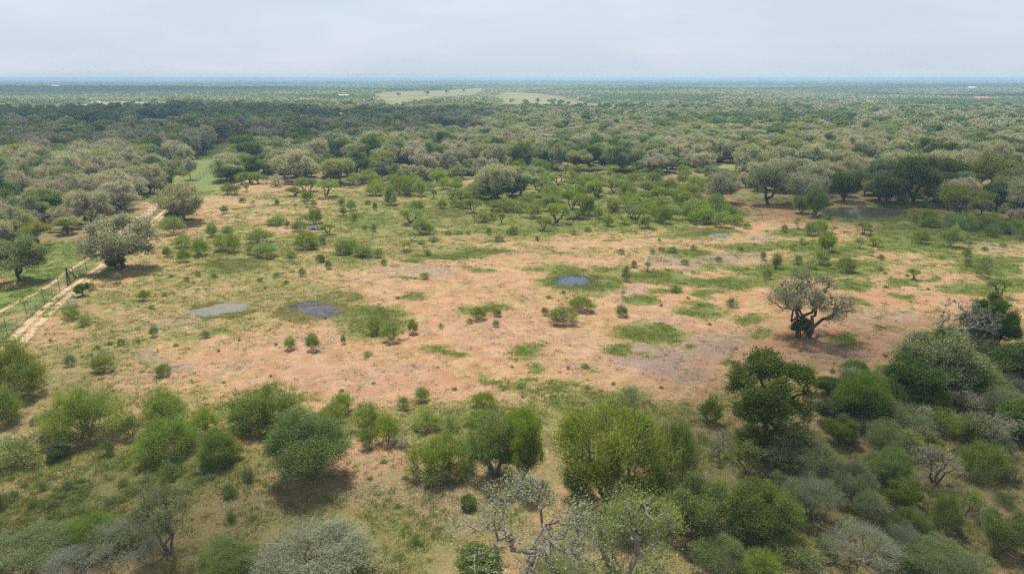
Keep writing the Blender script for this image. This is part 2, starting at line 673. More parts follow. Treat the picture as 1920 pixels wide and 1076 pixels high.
# small trees with stems showing and a spreading flat top
proto('umbrella', (21, 22, 23, 24, 25), w=6.2, h=4.4, zlo=1.1, lobes=16, per=9, lr=1.0, flat=.75, low=-.1, stems=4, trunk_h=.8, k=.35, wob=.12, r_tip=.018,
      layers=(('feather', 24, .32, .36, .06), ('olive', 6, .28, .24, .07)), orient=1.0, up=.35, bark='dark', sides=4)
proto('thin', (26, 27, 28), w=4.5, h=3.4, zlo=.9, lobes=9, per=9, lr=.85, flat=.7, low=.0, stems=3, trunk_h=.6, k=.3, wob=.12, r_tip=.014,
      layers=(('feather', 13, .3, .3, .055), ('greygreen', 8, .3, .3, .05)), orient=.8, up=.1, bark='dark', sides=4)
# lichen-grey oaks
proto('oak', (31, 32, 33, 34, 35), w=11, h=8.6, zlo=.5, lobes=27, per=14, lr=1.5, flat=.85, low=-.5, stems=1, trunk_h=1.3, lean=.25, k=.28, wob=.17, sub=2, r_tip=.026, power=.46, rmax=.3,
      layers=(('grey', 27, .36, .4, .08), ('greygreen', 16, .4, .28, .14), ('olive', 6, .4, .24, .15, .5)), orient=.6, up=.25, bark='dark')
proto('oak_green', (36, 37, 38), w=11, h=8.6, zlo=.5, lobes=27, per=14, lr=1.5, flat=.85, low=-.5, stems=1, trunk_h=1.3, lean=.25, k=.28, wob=.16, sub=2, r_tip=.026, power=.46, rmax=.3,
      layers=(('grey', 11, .36, .4, .08), ('greygreen', 15, .4, .28, .14), ('olive', 26, .4, .24, .15)), orient=.5, up=.2, bark='dark')
proto('oak_lime', (39, 40), w=10, h=7.4, zlo=1.6, lobes=17, per=16, lr=1.7, flat=.75, low=-.25, stems=1, trunk_h=1.6, k=.28, wob=.16, sub=2, r_tip=.026, rmax=.4,
      layers=(('grey', 7, .46, .4, .09), ('yellow', 22, .5, .28, .17), ('feather', 26, .5, .26, .17)), orient=.5, up=.2, bark='dark')
proto('oak_full', (91, 92, 93), w=11, h=8.4, zlo=.15, lobes=34, per=13, lr=1.45, flat=.9, low=-.9, stems=1, trunk_h=1.3, lean=.15, k=.26, wob=.18, sub=2, r_tip=.024, power=.46, rmax=.3, bias=.05,
      layers=(('grey', 27, .36, .4, .08), ('greygreen', 16, .4, .28, .14), ('olive', 6, .4, .24, .15, .5)), orient=.6, up=.25, bark='dark')
proto('oak_bare', (94, 95), w=11, h=8.8, zlo=.8, lobes=24, per=13, lr=1.5, flat=.9, low=-.4, stems=1, trunk_h=1.5, lean=.3, k=.22, wob=.22, sub=2, r_tip=.034, power=.46, rmax=.34,
      layers=(('grey', 34, .4, .4, .06), ('greygreen', 7, .4, .26, .12)), orient=.6, up=.25, bark='dark')
# dark evergreens
proto('evergreen', (41, 42, 43), bias=-.05, w=9, h=8, zlo=.4, lobes=24, per=14, lr=1.5, flat=.85, low=-.6, stems=1, trunk_h=1.1, k=.35, wob=.12, r_tip=.022, rmax=.35,
      layers=(('green', 46, .42, .25, .17), ('dark', 22, .4, .25, .18)), orient=.4, up=.2, bark='dark')
# small things
proto('forb', (51, 52, 53), w=1.5, h=.75, zlo=.02, lobes=5, per=8, vase=True, stems=2, trunk_h=.08, k=.7, wob=.05, r_tip=.008, sub=1,
      layers=(('bluegreen', 9, .15, .22, .045), ('feather', 6, .14, .22, .045)), orient=1, up=.5, bark='grey', sides=3)
proto('dead_bush', (56, 57), w=3.4, h=1.6, zlo=.05, lobes=10, per=11, vase=True, stems=5, trunk_h=.15, k=.45, wob=.16, r_tip=.014,
      layers=(('grey', 14, .2, .42, .035),), orient=1, up=.2, bark='grey', sides=3)
proto('dwarf_green', (58, 59), bias=-.05, w=3.4, h=2.5, zlo=.1, lobes=12, per=12, lr=.7, flat=.9, low=-.2, stems=1, trunk_h=.3, k=.4, wob=.1, r_tip=.014,
      layers=(('green', 36, .2, .17, .11), ('dark', 16, .2, .16, .11)), bark='dark', sides=4)

# foreground individuals with a character of their own
proto('round_olive', (61, 62), bias=-.05, w=8.6, h=6.3, zlo=.2, lobes=46, per=11, lr=1.3, flat=.9, low=-.85, stems=3, trunk_h=.7, k=.35, wob=.12, r_tip=.016,
      layers=(('olive', 70, .32, .14, .075), ('olive', 5, .5, .5, .05), ('feather', 44, .34, .18, .05), ('green', 12, .3, .13, .075)), bark='grey', sides=4)
proto('round_green', (63, 64), missing=.14, bias=-.05, w=7, h=5.2, zlo=.1, lobes=28, per=14, lr=1.2, flat=.9, low=-.8, stems=3, trunk_h=.5, k=.4, wob=.12, r_tip=.016,
      layers=(('green', 40, .3, .15, .08), ('feather', 4, .5, .6, .045), ('feather', 30, .32, .22, .05), ('olive', 24, .3, .15, .07)), bark='grey', sides=4)
proto('big_feather', (65, 66), bias=-.05, missing=.06, w=11, h=8, zlo=.3, lobes=36, per=16, lr=1.7, flat=.85, low=-.85, stems=4, trunk_h=.9, k=.35, wob=.12, r_tip=.018,
      layers=(('feather', 30, .42, .3, .05), ('feather', 7, .7, .9, .045), ('olive', 24, .4, .18, .07), ('green', 26, .4, .16, .08, .45)), orient=.9, up=.3, bark='grey', sides=4)
proto('broadleaf', (67, 68), bias=-.05, w=9, h=9.5, zlo=.5, lobes=30, per=14, lr=1.2, flat=.85, low=-.75, stems=1, trunk_h=1.2, lean=.2, k=.3, wob=.14, r_tip=.02, rmax=.3,
      layers=(('green', 84, .3, .17, .12), ('dark', 12, .3, .17, .12), ('olive', 40, .3, .17, .11, .6)), bark='dark', missing=.17)
proto('silver', (69, 70), missing=.14, bias=-.05, w=6.4, h=4.6, zlo=.2, lobes=24, per=14, lr=1.1, flat=.9, low=-.4, stems=4, trunk_h=.4, k=.4, wob=.12, r_tip=.014,
      layers=(('silver', 46, .28, .26, .022), ('greygreen', 26, .28, .14, .04), ('bluegreen', 8, .28, .14, .05)), bark='grey', sides=4)
proto('sage', (71, 72), missing=.14, bias=-.05, w=8, h=5.5, zlo=.3, lobes=24, per=15, lr=1.3, flat=.9, low=-.4, stems=4, trunk_h=.5, k=.4, wob=.12, r_tip=.015,
      layers=(('bluegreen', 34, .3, .2, .045), ('greygreen', 4, .5, .7, .035), ('greygreen', 34, .3, .2, .045), ('feather', 12, .3, .24, .04)), orient=.9, bark='grey', sides=4)
proto('twiggy', (73, 74, 75), missing=.14, bias=-.05, w=7.5, h=4.6, zlo=.2, lobes=20, per=15, lr=1.2, flat=.9, low=-.3, stems=6, trunk_h=.4, k=.45, wob=.18, r_tip=.012,
      layers=(('silver', 26, .34, .42, .018), ('greygreen', 8, .32, .2, .04)), orient=.9, bark='pale', sides=3)
proto('gnarled', (76, 77), w=12, h=9, zlo=1.5, lobes=26, per=15, lr=1.6, flat=.8, low=-.35, stems=1, trunk_h=2.2, k=.2, wob=.26, sub=3, r_tip=.014, power=.5, rmax=.3,
      layers=(('greygreen', 4, .3, .16, .08), ('lime', 3.2, .32, .14, .1), ('silver', 9, .28, .4, .024)), bark='grey', sides=5)
proto('gnarled_lime', (78,), w=10, h=9, zlo=1.0, lobes=26, per=15, lr=1.5, flat=.8, low=-.5, stems=1, trunk_h=1.5, k=.22, wob=.22, sub=3, r_tip=.022, rmax=.28,
      layers=(('lime', 13, .34, .16, .11), ('feather', 5, .32, .18, .1), ('silver', 10, .3, .4, .026)), bark='pale', sides=5)
proto('lone', (79,), w=9, h=8.2, zlo=1.6, lobes=22, per=13, lr=1.1, flat=.85, low=-.5, stems=1, trunk_h=1.3, lean=.5, k=.22, wob=.2, sub=3, r_tip=.016, power=.5, rmax=.24,
      layers=(('greygreen', 13, .34, .22, .045), ('bluegreen', 8, .34, .2, .05), ('grey', 13, .3, .34, .035)), bark='dark', sides=5)
proto('dead', (81, 82), w=8, h=8, zlo=1.6, lobes=16, per=9, lr=1.3, flat=.9, low=-.3, stems=1, trunk_h=2.2, k=.2, wob=.24, sub=3, r_tip=.017, power=.5, rmax=.24,
      layers=(('silver', 7, .07, .6, .035),), bark='pale', sides=5)
proto('sapling', (83, 84), w=7, h=7.5, zlo=1.8, lobes=16, per=12, lr=1.2, flat=.9, low=-.2, stems=4, trunk_h=1.4, k=.4, wob=.1, sub=2, r_tip=.02,
      layers=(('greygreen', 26, .34, .2, .07), ('olive', 12, .34, .2, .07), ('silver', 6, .3, .4, .03)), bark='grey', sides=4)
proto('bare_mesquite', (85, 86), w=6, h=3.8, zlo=.8, lobes=14, per=12, lr=1.0, flat=.7, low=-.1, stems=3, trunk_h=.6, k=.25, wob=.18, sub=2, r_tip=.014,
      layers=(('grey', 9, .28, .4, .03), ('bluegreen', 5, .28, .2, .05)), bark='dark', sides=3)
# ------------------------------------------------------------------ the ground and what colours it
def cum(a, b, n):
    return np.linspace(a, b, n)


xs = np.concatenate([-np.geomspace(16000, 175, 90), np.arange(-170, 171, 0.8), np.geomspace(175, 16000, 90)])
ys = np.concatenate([-np.geomspace(3000, 25, 30), np.arange(22, 175, 0.5), np.arange(175, 330, 0.9), np.geomspace(332, 16000, 190)])
X, Y = np.meshgrid(xs, ys)
X = X.ravel()
Y = Y.ravel()
nx, ny = len(xs), len(ys)
Z = zg(X, Y)
ii, jj = np.meshgrid(np.arange(nx - 1), np.arange(ny - 1))
v0 = (jj * nx + ii).ravel()
Q = np.stack([v0, v0 + 1, v0 + nx + 1, v0 + nx], 1)

# warped position so that no patch has a clean outline
WX = X + 2.6 * fbm(X, Y, 9, 4, 31) + 1.0 * fbm(X, Y, 2.5, 2, 33)
WY = Y + 4.2 * fbm(X, Y, 9, 4, 41) + 1.3 * fbm(X, Y, 2.5, 2, 43)
NEAR = (Y > 20) & (Y < 520) & (np.abs(X) < 420)


def blob(px, py, rx, ry, soft=.55):
    q = edist(ell(px, py, rx, ry), WX[NEAR], WY[NEAR])
    return np.clip((1.5 - q) / (1.6 * soft), 0, 1)


def layer(lst, base=0.0):
    v = np.full(NEAR.sum(), base, float)
    for (px, py, rx, ry, s, *so_) in lst:
        b = blob(px, py, rx, ry, *(so_ or ()))
        if s >= 0:
            v = np.maximum(v, b * s)
        else:
            v = v * (1 + s * b)
    return v


GRASS = [  # short bright grass
    (835, 482, 85, 7, .9), (900, 474, 48, 9, .9), (775, 492, 25, 4, .8), (758, 517, 20, 3, .8), (905, 512, 25, 5, .7), (890, 502, 35, 4, .6),
    (1005, 503, 22, 6, .9), (785, 555, 24, 9, .8), (905, 582, 40, 12, .8), (695, 592, 62, 22, .75), (690, 615, 40, 14, .7), (975, 553, 28, 5, .6),
    (1090, 528, 72, 20, 1), (1060, 506, 32, 12, .8), (1140, 531, 34, 8, .9), (1130, 502, 28, 6, .8), (1230, 517, 62, 12, 1), (1200, 563, 34, 9, .9),
    (1275, 582, 24, 6, .7), (1228, 624, 56, 17, 1), (992, 650, 22, 20, .9), (820, 657, 28, 7, .8), (845, 666, 26, 4, .7), (870, 676, 30, 6, .8),
    (945, 705, 26, 5, .8), (985, 716, 34, 6, .8), (1040, 732, 60, 9, .65), (1080, 752, 85, 18, .55), (1165, 655, 22, 6, .8), (1185, 667, 22, 4, .8),
    (1020, 692, 12, 9, .7), (1097, 690, 22, 5, .5), (1315, 581, 48, 8, .95), (1322, 556, 18, 13, .8), (1350, 527, 90, 9, .95), (1300, 520, 30, 5, .8),
    (1405, 595, 26, 7, .7), (1420, 623, 20, 6, .6), (1592, 640, 24, 9, .8), (1660, 611, 20, 6, .9), (1635, 594, 10, 4, .8), (1615, 569, 15, 4, .9),
    (1695, 556, 14, 5, .7), (1845, 545, 70, 13, .9), (1900, 535, 40, 18, .9), (1700, 530, 30, 6, .9), (1750, 523, 14, 5, .8), (1596, 535, 46, 11, 1),
    (1530, 505, 95, 15, 1), (1420, 507, 48, 9, .9), (1417, 462, 75, 8, .95), (1500, 462, 60, 10, .95), (1570, 472, 80, 13, .9), (1610, 497, 46, 7, .9),
    (1850, 500, 52, 14, .95), (1885, 484, 46, 6, .8), (1370, 673, 20, 5, .7), (1305, 646, 18, 4, .8), (1500, 436, 55, 8, .9), (1670, 432, 36, 4, .8),
    (1700, 424, 46, 9, .8), (1735, 462, 80, 13, .9), (1800, 482, 44, 9, .9), (1620, 455, 60, 7, .8), (1290, 475, 40, 6, .9), (1325, 434, 62, 9, .95),
    (1245, 448, 70, 7, .6), (1290, 440, 50, 6, .7), (1148, 451, 16, 3, .8), (1125, 500, 26, 6, .8), (1180, 497, 22, 6, .5), (1340, 500, 60, 7, .5),
    (1255, 548, 30, 7, .7), (1340, 545, 40, 6, .6), (1640, 400, 110, 15, 1), (1780, 440, 160, 18, .9),
    (690, 412, 60, 16, .85), (690, 425, 52, 5, 1), (770, 440, 40, 5, .7), (440, 497, 70, 13, .8), (560, 400, 190, 60, .42), (460, 470, 160, 45, .5),
    (660, 478, 60, 20, .6), (900, 415, 260, 30, .62), (1000, 430, 120, 8, .8), (860, 408, 80, 18, .5), (990, 370, 420, 32, .65), (1150, 405, 200, 26, .7),
    (930, 453, 30, 4, .7), (350, 520, 90, 30, .42), (190, 600, 60, 20, .45), (230, 560, 60, 25, .4), (385, 634, 60, 8, .7), (330, 628, 30, 10, .5),
    (150, 470, 90, 14, .95), (105, 515, 90, 16, .85), (40, 565, 90, 26, .85), (-40, 640, 90, 50, .8), (20, 480, 120, 25, .7), (250, 430, 40, 12, .7), (330, 352, 90, 16, 1),
    (395, 318, 50, 30, 1), (435, 283, 34, 14, 1), (470, 262, 30, 12, .9), (300, 370, 40, 10, .7), (60, 700, 60, 40, .5), (10, 640, 60, 30, .6),
    (255, 590, 60, 10, .35), (480, 540, 60, 12, .3), (640, 560, 50, 10, .5),
    (110, 940, 130, 50, .5), (90, 880, 110, 30, .5), (640, 960, 140, 40, .3), (760, 1000, 120, 50, .35), (660, 800, 240, 20, .5), (880, 800, 200, 30, .4), (1000, 780, 150, 20, .5),
    (520, 735, 40, 10, .3), (1750, 950, 200, 100, .25), (1500, 1050, 100, 30, .3), (1340, 830, 60, 30, .4), (300, 870, 200, 40, .5), (1460, 700, 60, 20, .2),
    (330, 600, 260, 40, .31), (420, 540, 260, 40, .37), (180, 660, 120, 40, .3), (260, 730, 200, 30, .26), (640, 440, 260, 40, .5), (1000, 780, 420, 24, .45), (560, 770, 300, 24, .42),
    (1300, 470, 200, 20, .25), (1650, 480, 300, 50, .25), (1800, 600, 160, 40, .15), (1440, 740, 100, 30, .35), (930, 470, 300, 16, .3), (300, 1000, 300, 90, .2), (900, 990, 260, 80, .12), (1600, 950, 360, 140, .25),
    (1250, 452, 80, 4, -.85), (1150, 463, 90, 5, -.85), (1020, 482, 90, 7, -.8), (930, 500, 60, 6, -.8), (860, 526, 80, 9, -.8), (760, 548, 60, 9, -.7), (1000, 545, 90, 12, -.7), (900, 620, 140, 22, -.6), (720, 700, 150, 20, -.6), (480, 700, 130, 14, -.5), (1440, 570, 90, 10, -.7), (1700, 600, 90, 12, -.7), (1120, 610, 90, 14, -.6),
    (510, 410, 55, 5, -.75), (548, 431, 70, 6, -.8), (470, 380, 55, 6, -.75), (400, 380, 40, 20, -.6), (440, 350, 40, 6, -.7), (560, 352, 40, 4, -.7), (601, 382, 12, 9, -.8),
    (520, 395, 60, 3, -.6), (800, 430, 50, 3, -.6), (890, 442, 60, 4, -.5), (760, 372, 50, 6, -.5), (1380, 368, 60, 16, -.75), (1520, 395, 60, 10, -.8), (620, 470, 25, 5, -.5)]
DAMP = [  # wet brown-green hollows
    (440, 494, 62, 8, .9), (845, 398, 50, 8, .7), (835, 483, 60, 4, .8), (910, 474, 40, 5, .6), (905, 580, 30, 7, .6), (785, 553, 18, 6, .7), (1075, 524, 46, 14, .9),
    (1222, 514, 32, 6, 1), (1325, 437, 40, 6, .8), (1300, 427, 30, 4, .7), (588, 578, 58, 22, .95), (412, 579, 54, 15, .95), (640, 553, 50, 9, .6), (700, 592, 46, 14, .55),
    (1228, 626, 34, 9, .4), (1520, 505, 60, 7, .5), (1650, 398, 100, 12, .9), (1600, 398, 60, 10, .8), (1310, 580, 24, 4, .3), (560, 470, 40, 5, .4)]
THATCH = [  # grey-mauve dead stubble over the soil
    (1300, 486, 90, 16, .9), (1380, 480, 60, 10, .9), (1400, 500, 60, 8, .7), (1180, 545, 90, 12, .6), (1250, 600, 60, 12, .6), (1230, 670, 90, 30, .9), (1330, 640, 80, 30, .7),
    (1290, 700, 60, 20, .7), (1450, 445, 70, 10, .7), (1500, 560, 120, 20, .4), (1640, 590, 80, 20, .6), (1750, 620, 100, 30, .5), (1560, 660, 80, 25, .6), (1480, 700, 60, 15, .6),
    (1700, 500, 80, 12, .5), (1850, 460, 80, 12, .7), (1700, 440, 50, 8, .5), (800, 505, 60, 12, .7), (850, 470, 70, 5, .8), (730, 500, 60, 10, .6), (680, 520, 50, 8, .5), (860, 530, 70, 10, .4),
    (330, 605, 90, 14, .7), (250, 600, 80, 12, .6), (200, 625, 60, 10, .7), (240, 670, 70, 16, .8), (320, 680, 80, 16, .7), (250, 710, 90, 16, .6), (430, 690, 90, 20, .5), (380, 740, 90, 12, .5),
    (550, 640, 80, 15, .5), (480, 600, 60, 10, .4), (620, 690, 100, 20, .35), (760, 620, 70, 14, .45), (930, 640, 60, 12, .4), (760, 700, 80, 16, .45), (900, 730, 60, 10, .4), (980, 770, 60, 8, .5),
    (380, 610, 60, 8, .6), (590, 380, 150, 15, .4), (480, 370, 70, 8, .7), (560, 355, 60, 6, .5), (1060, 470, 90, 8, .4), (1010, 560, 70, 10, .35), (1100, 640, 90, 18, .5), (1080, 680, 60, 10, .6),
    (1460, 610, 80, 10, .4), (1560, 545, 60, 6, .6), (1040, 600, 100, 14, .3)]
LITTER = [(110, 565, 60, 12, .6), (180, 505, 40, 8, .6), (285, 408, 70, 22, .9), (225, 448, 40, 12, .7),   # ochre leaf litter
    (350, 960, 260, 70, .9), (100, 820, 200, 40, .8), (600, 1000, 260, 110, 1), (780, 960, 200, 90, 1), (900, 820, 160, 30, .7), (1200, 1040, 300, 60, 1), (1050, 860, 200, 40, .8),
    (1450, 880, 200, 90, .9), (1650, 1000, 260, 90, .9), (1800, 850, 200, 120, .9), (150, 680, 60, 60, .6), (120, 740, 140, 24, .7), (700, 790, 200, 18, .6), (1300, 800, 90, 30, .6),
    (1500, 770, 100, 40, .5), (160, 575, 40, 20, .5), (60, 780, 90, 20, .8), (440, 780, 260, 24, .5), (1010, 760, 160, 20, .5), (330, 900, 200, 60, .8), (230, 640, 60, 14, .4)]
ORANGE = [  # the reddest bare soil
    (1540, 640, 110, 25, .8), (1650, 560, 110, 18, .7), (1440, 560, 90, 14, .7), (1500, 600, 70, 20, .5), (900, 600, 150, 20, .5), (880, 650, 120, 14, .5), (780, 715, 120, 14, .6), (1010, 640, 70, 16, .5),
    (560, 700, 90, 16, .5), (1000, 480, 120, 8, .5), (950, 540, 120, 10, .5), (1480, 388, 60, 8, .8), (1525, 408, 40, 6, 1.2), (750, 560, 120, 10, .4), (440, 590, 60, 8, .5), (330, 600, 60, 6, .5),
    (205, 520, 55, 8, .6), (190, 572, 24, 8, .7), (1690, 460, 60, 8, .5), (1800, 560, 60, 14, .5), (1560, 460, 40, 6, .5), (1250, 640, 40, 30, .3)]

FIELDS = [  # pasture among the far woods
    ([(700, 190), (705, 176), (760, 172), (912, 167), (906, 175), (882, 180), (850, 183), (800, 186), (740, 197)], 'green'),
    ([(925, 181), (955, 174), (1040, 181), (1085, 191), (1165, 198), (1160, 206), (1060, 202), (985, 199), (930, 196)], 'green'),
    ([(20, 207), (22, 200), (80, 196), (160, 192), (215, 186), (240, 187), (300, 190), (322, 196), (250, 203), (180, 201), (120, 205), (60, 209)], 'tan'),
    ([(140, 240), (148, 231), (225, 233), (228, 242), (170, 248)], 'green'), ([(255, 222), (340, 224), (350, 233), (270, 232)], 'green'),
    ([(1500, 204), (1560, 196), (1590, 199), (1540, 206)], 'green'), ([(545, 216), (600, 210), (680, 212), (660, 218), (560, 222)], 'tan'),
    ([(380, 196), (440, 194), (450, 199), (390, 201)], 'green'), ([(1790, 197), (1920, 195), (1990, 199), (1840, 201)], 'green'),
    ([(1700, 320), (1760, 312), (1770, 322), (1710, 330)], 'green'), ([(1330, 308), (1400, 304), (1400, 312), (1340, 316)], 'green')]
FW = [(wpoly(p), c) for p, c in FIELDS]

g = np.zeros(len(X))
dm, th, lt, og = g.copy(), g.copy(), g.copy(), g.copy()
g[NEAR] = layer(GRASS)
dm[NEAR] = layer(DAMP)
th[NEAR] = layer(THATCH)
lt[NEAR] = layer(LITTER)
og[NEAR] = layer(ORANGE)

LANE = wpoly([(285, 376), (330, 330), (408, 272), (445, 252), (500, 252), (455, 292), (420, 320), (408, 345), (380, 362)])
# woodland floor: everything beyond the clearing's edge
EDGE_L = [(-900, 600), (-200, 500), (0, 472), (55, 472), (115, 458), (178, 434), (226, 404), (268, 374), (310, 352), (345, 340), (386, 312), (420, 284), (442, 266), (444, 258)]
EDGE_R = [(480, 258), (455, 285), (420, 300), (408, 338), (560, 340), (640, 348), (720, 352), (800, 345), (900, 335), (1040, 330), (1300, 338), (1390, 380), (1530, 384), (1560, 374), (1700, 386), (1760, 395), (1920, 420), (2500, 470)]
far_row = 2000
pl_ = [G(*p)[:2] for p in EDGE_L]
pr_ = [G(*p)[:2] for p in EDGE_R]
WOOD = pl_ + pr_ + [(14000, pr_[-1][1]), (16000, 16000), (-16000, 16000), (-14000, pl_[0][1])]
wood_d = in_poly(WX, WY, WOOD).astype(float)
# side woods beyond the frame
wood_d = np.maximum(wood_d, ((np.abs(X) > 230) | (Y < 10)).astype(float))
fieldm = np.zeros(len(X))
for P, c in FW:
    m = in_poly(X, Y, P)
    fieldm[m] = 1.0 if c == 'green' else 0.5
wood_d[fieldm > 0] = 0
wood_d[in_poly(X, Y, LANE)] = 0
LUSH = [(345, 345, 60, 14, 1), (400, 305, 50, 26, 1), (1618, 400, 120, 17, .7), (1076, 527, 62, 17, .35), (150, 470, 100, 16, 1), (105, 505, 95, 18, .95), (40, 562, 80, 22, .7), (-40, 640, 90, 50, .6), (330, 352, 90, 16, 1), (395, 318, 50, 32, 1), (435, 283, 34, 16, 1), (470, 262, 30, 14, 1), (250, 425, 40, 12, .6), (395, 345, 30, 10, .8)]
lu = np.zeros(len(X))
lu[NEAR] = layer(LUSH)
c1 = np.stack([g, dm, th, lu], 1)
c2 = np.stack([lt, og, wood_d, np.ones_like(g)], 1)


def ground_material():
    m, t = new_mat('soil_and_grass')
    geo = t.nodes.new('ShaderNodeNewGeometry')
    P = geo.outputs['Position']

    def noise(s, d=4.0, r=0.6, dist=0.0):
        n = N(t, 'ShaderNodeTexNoise', Scale=s, Detail=d, Roughness=r, Distortion=dist)
        t.links.new(P, n.inputs['Vector'])
        return n.outputs['Fac']

    def attr(nm):
        a = N(t, 'ShaderNodeAttribute', _attribute_name=nm)
        s = t.nodes.new('ShaderNodeSeparateColor')
        t.links.new(a.outputs['Color'], s.inputs['Color'])
        return s.outputs[0], s.outputs[1], s.outputs[2]
    gA, dA, tA = attr('cover')
    uA = N(t, 'ShaderNodeAttribute', _attribute_name='cover').outputs['Alpha']
    lA, oA, wA = attr('soil')
    fA = N(t, 'ShaderNodeAttribute', _attribute_name='field').outputs['Fac']
    n_big, n_mid, n_small, n_fine = noise(.055, 4), noise(.34, 5, .65), noise(1.5, 5, .7), noise(5.5, 4, .75)
    n_m2 = noise(.8, 4, .7, .6)

    def thr(a, amp, lo, hi, n1=n_mid, n2=n_small):
        s = math_(t, 'ADD', math_(t, 'MULTIPLY', math_(t, 'SUBTRACT', n1, .5), amp), math_(t, 'MULTIPLY', math_(t, 'SUBTRACT', n2, .5), amp))
        return mrange(t, math_(t, 'ADD', a, s), lo, hi)
    # bare soil
    soil = mixrgb(t, mrange(t, n_mid, .38, .62), (0.30, 0.158, 0.082), (0.385, 0.236, 0.135))
    soil = mixrgb(t, thr(oA, .9, .35, .9), soil, (0.33, 0.15, 0.07))
    soil = mixrgb(t, mrange(t, n_small, .55, .72), soil, (0.41, 0.295, 0.18))
    soil = mixrgb(t, math_(t, 'MULTIPLY', mrange(t, n_fine, .5, .62), .62), soil, (0.19, 0.12, 0.08))
    n_sp = noise(2.4, 3, .8)
    soil = mixrgb(t, math_(t, 'MULTIPLY', mrange(t, n_sp, .55, .64), .6), soil, (0.14, 0.10, 0.065))
    # scattered stubble everywhere, dense where the attribute says
    st = mixrgb(t, mrange(t, n_fine, .38, .62), (0.165, 0.115, 0.10), (0.285, 0.205, 0.175))
    base_t = math_(t, 'MAXIMUM', tA, math_(t, 'MULTIPLY', mrange(t, n_big, .6, .42), .4))
    soil = mixrgb(t, math_(t, 'MULTIPLY', thr(base_t, 2.1, .42, .62, n_m2, n_fine), .88), soil, st)
    # leaf litter: ochre with pale flecks
    lit = mixrgb(t, mrange(t, n_small, .4, .62), (0.15, 0.115, 0.055), (0.235, 0.182, 0.092))
    lit = mixrgb(t, mrange(t, n_fine, .54, .64), lit, (0.36, 0.27, 0.155))
    lit = mixrgb(t, math_(t, 'MULTIPLY', mrange(t, n_fine, .46, .36), .6), lit, (0.10, 0.07, 0.04))
    col = mixrgb(t, math_(t, 'MULTIPLY', thr(lA, 1.4, .3, .62), .92), soil, lit)
    # thin olive grass that comes and goes
    thin = math_(t, 'ADD', math_(t, 'MULTIPLY', gA, .9), math_(t, 'MULTIPLY', mrange(t, n_big, .4, .6), .27))
    oliv = mixrgb(t, mrange(t, n_fine, .4, .6), (0.125, 0.12, 0.04), (0.20, 0.18, 0.065))
    col = mixrgb(t, math_(t, 'MULTIPLY', thr(thin, 2.3, .24, .5, n_m2, n_fine), .85), col, oliv)
    gr = mixrgb(t, mrange(t, n_small, .35, .65), (0.08, 0.105, 0.024), (0.135, 0.15, 0.042))
    gr = mixrgb(t, math_(t, 'MULTIPLY', mrange(t, n_fine, .55, .7), .5), gr, (0.19, 0.18, 0.07))
    gr = mixrgb(t, math_(t, 'MULTIPLY', mrange(t, n_mid, .5, .62), .5), gr, (0.07, 0.115, 0.022))
    col = mixrgb(t, math_(t, 'MULTIPLY', thr(gA, 2.3, .42, .62, n_small, n_sp), .93), col, gr)
    lus = mixrgb(t, mrange(t, n_small, .36, .62), (0.09, 0.125, 0.034), (0.155, 0.185, 0.055))
    col = mixrgb(t, math_(t, 'MULTIPLY', thr(uA, 1.6, .35, .65), .9), col, lus)
    dmp = mixrgb(t, mrange(t, n_small, .38, .6), (0.045, 0.05, 0.014), (0.095, 0.09, 0.026))
    dmp = mixrgb(t, mrange(t, n_fine, .5, .66), dmp, (0.16, 0.10, 0.04))
    col = mixrgb(t, math_(t, 'MULTIPLY', thr(dA, 1.5, .3, .58), .9), col, dmp)
    # woodland floor and far pasture
    wf = mixrgb(t, mrange(t, n_mid, .4, .6), (0.085, 0.095, 0.033), (0.145, 0.14, 0.055))
    wf = mixrgb(t, mrange(t, n_big, .5, .68), wf, (0.21, 0.155, 0.085))
    col = mixrgb(t, math_(t, 'MULTIPLY', wA, .85), col, wf)
    n_f = noise(.012, 3)
    gf = mixrgb(t, mrange(t, n_f, .4, .6), (0.145, 0.15, 0.05), (0.20, 0.18, 0.075))
    tf = mixrgb(t, mrange(t, n_f, .4, .6), (0.25, 0.21, 0.12), (0.19, 0.19, 0.085))
    fld = mixrgb(t, mrange(t, fA, .6, .9), tf, gf)
    col = mixrgb(t, mrange(t, fA, .1, .4), col, fld)
    p = N(t, 'ShaderNodeBsdfPrincipled', Roughness=0.95)
    p.inputs['Specular IOR Level'].default_value = 0.1
    t.links.new(col, p.inputs['Base Color'])
    b = N(t, 'ShaderNodeBump', Strength=1.0, Distance=0.3)
    hsum = math_(t, 'ADD', math_(t, 'MULTIPLY', n_small, .7), math_(t, 'MULTIPLY', n_fine, .45))
    t.links.new(hsum, b.inputs['Height'])
    t.links.new(b.outputs['Normal'], p.inputs['Normal'])
    o = t.nodes.new('ShaderNodeOutputMaterial')
    t.links.new(p.outputs[0], o.inputs['Surface'])
    return m


gm = mesh_np('ground', np.stack([X, Y, Z], 1), Q, [ground_material()], None,
             {'cover': ('FLOAT_COLOR', c1), 'soil': ('FLOAT_COLOR', c2), 'field': ('FLOAT', fieldm)}, smooth=True)
put('ground', gm, kind='structure', label='reddish bare soil of the clearing with patches of short grass')

# lookups for scattering: sample the painted cover at a point
gi_x, gi_y = xs, ys
G1 = g.reshape(ny, nx)
L1 = lt.reshape(ny, nx)
T1 = th.reshape(ny, nx)
D1 = dm.reshape(ny, nx)


def look(A, x, y):
    i = np.clip(np.searchsorted(gi_x, x), 0, nx - 1)
    j = np.clip(np.searchsorted(gi_y, y), 0, ny - 1)
    return A[j, i]


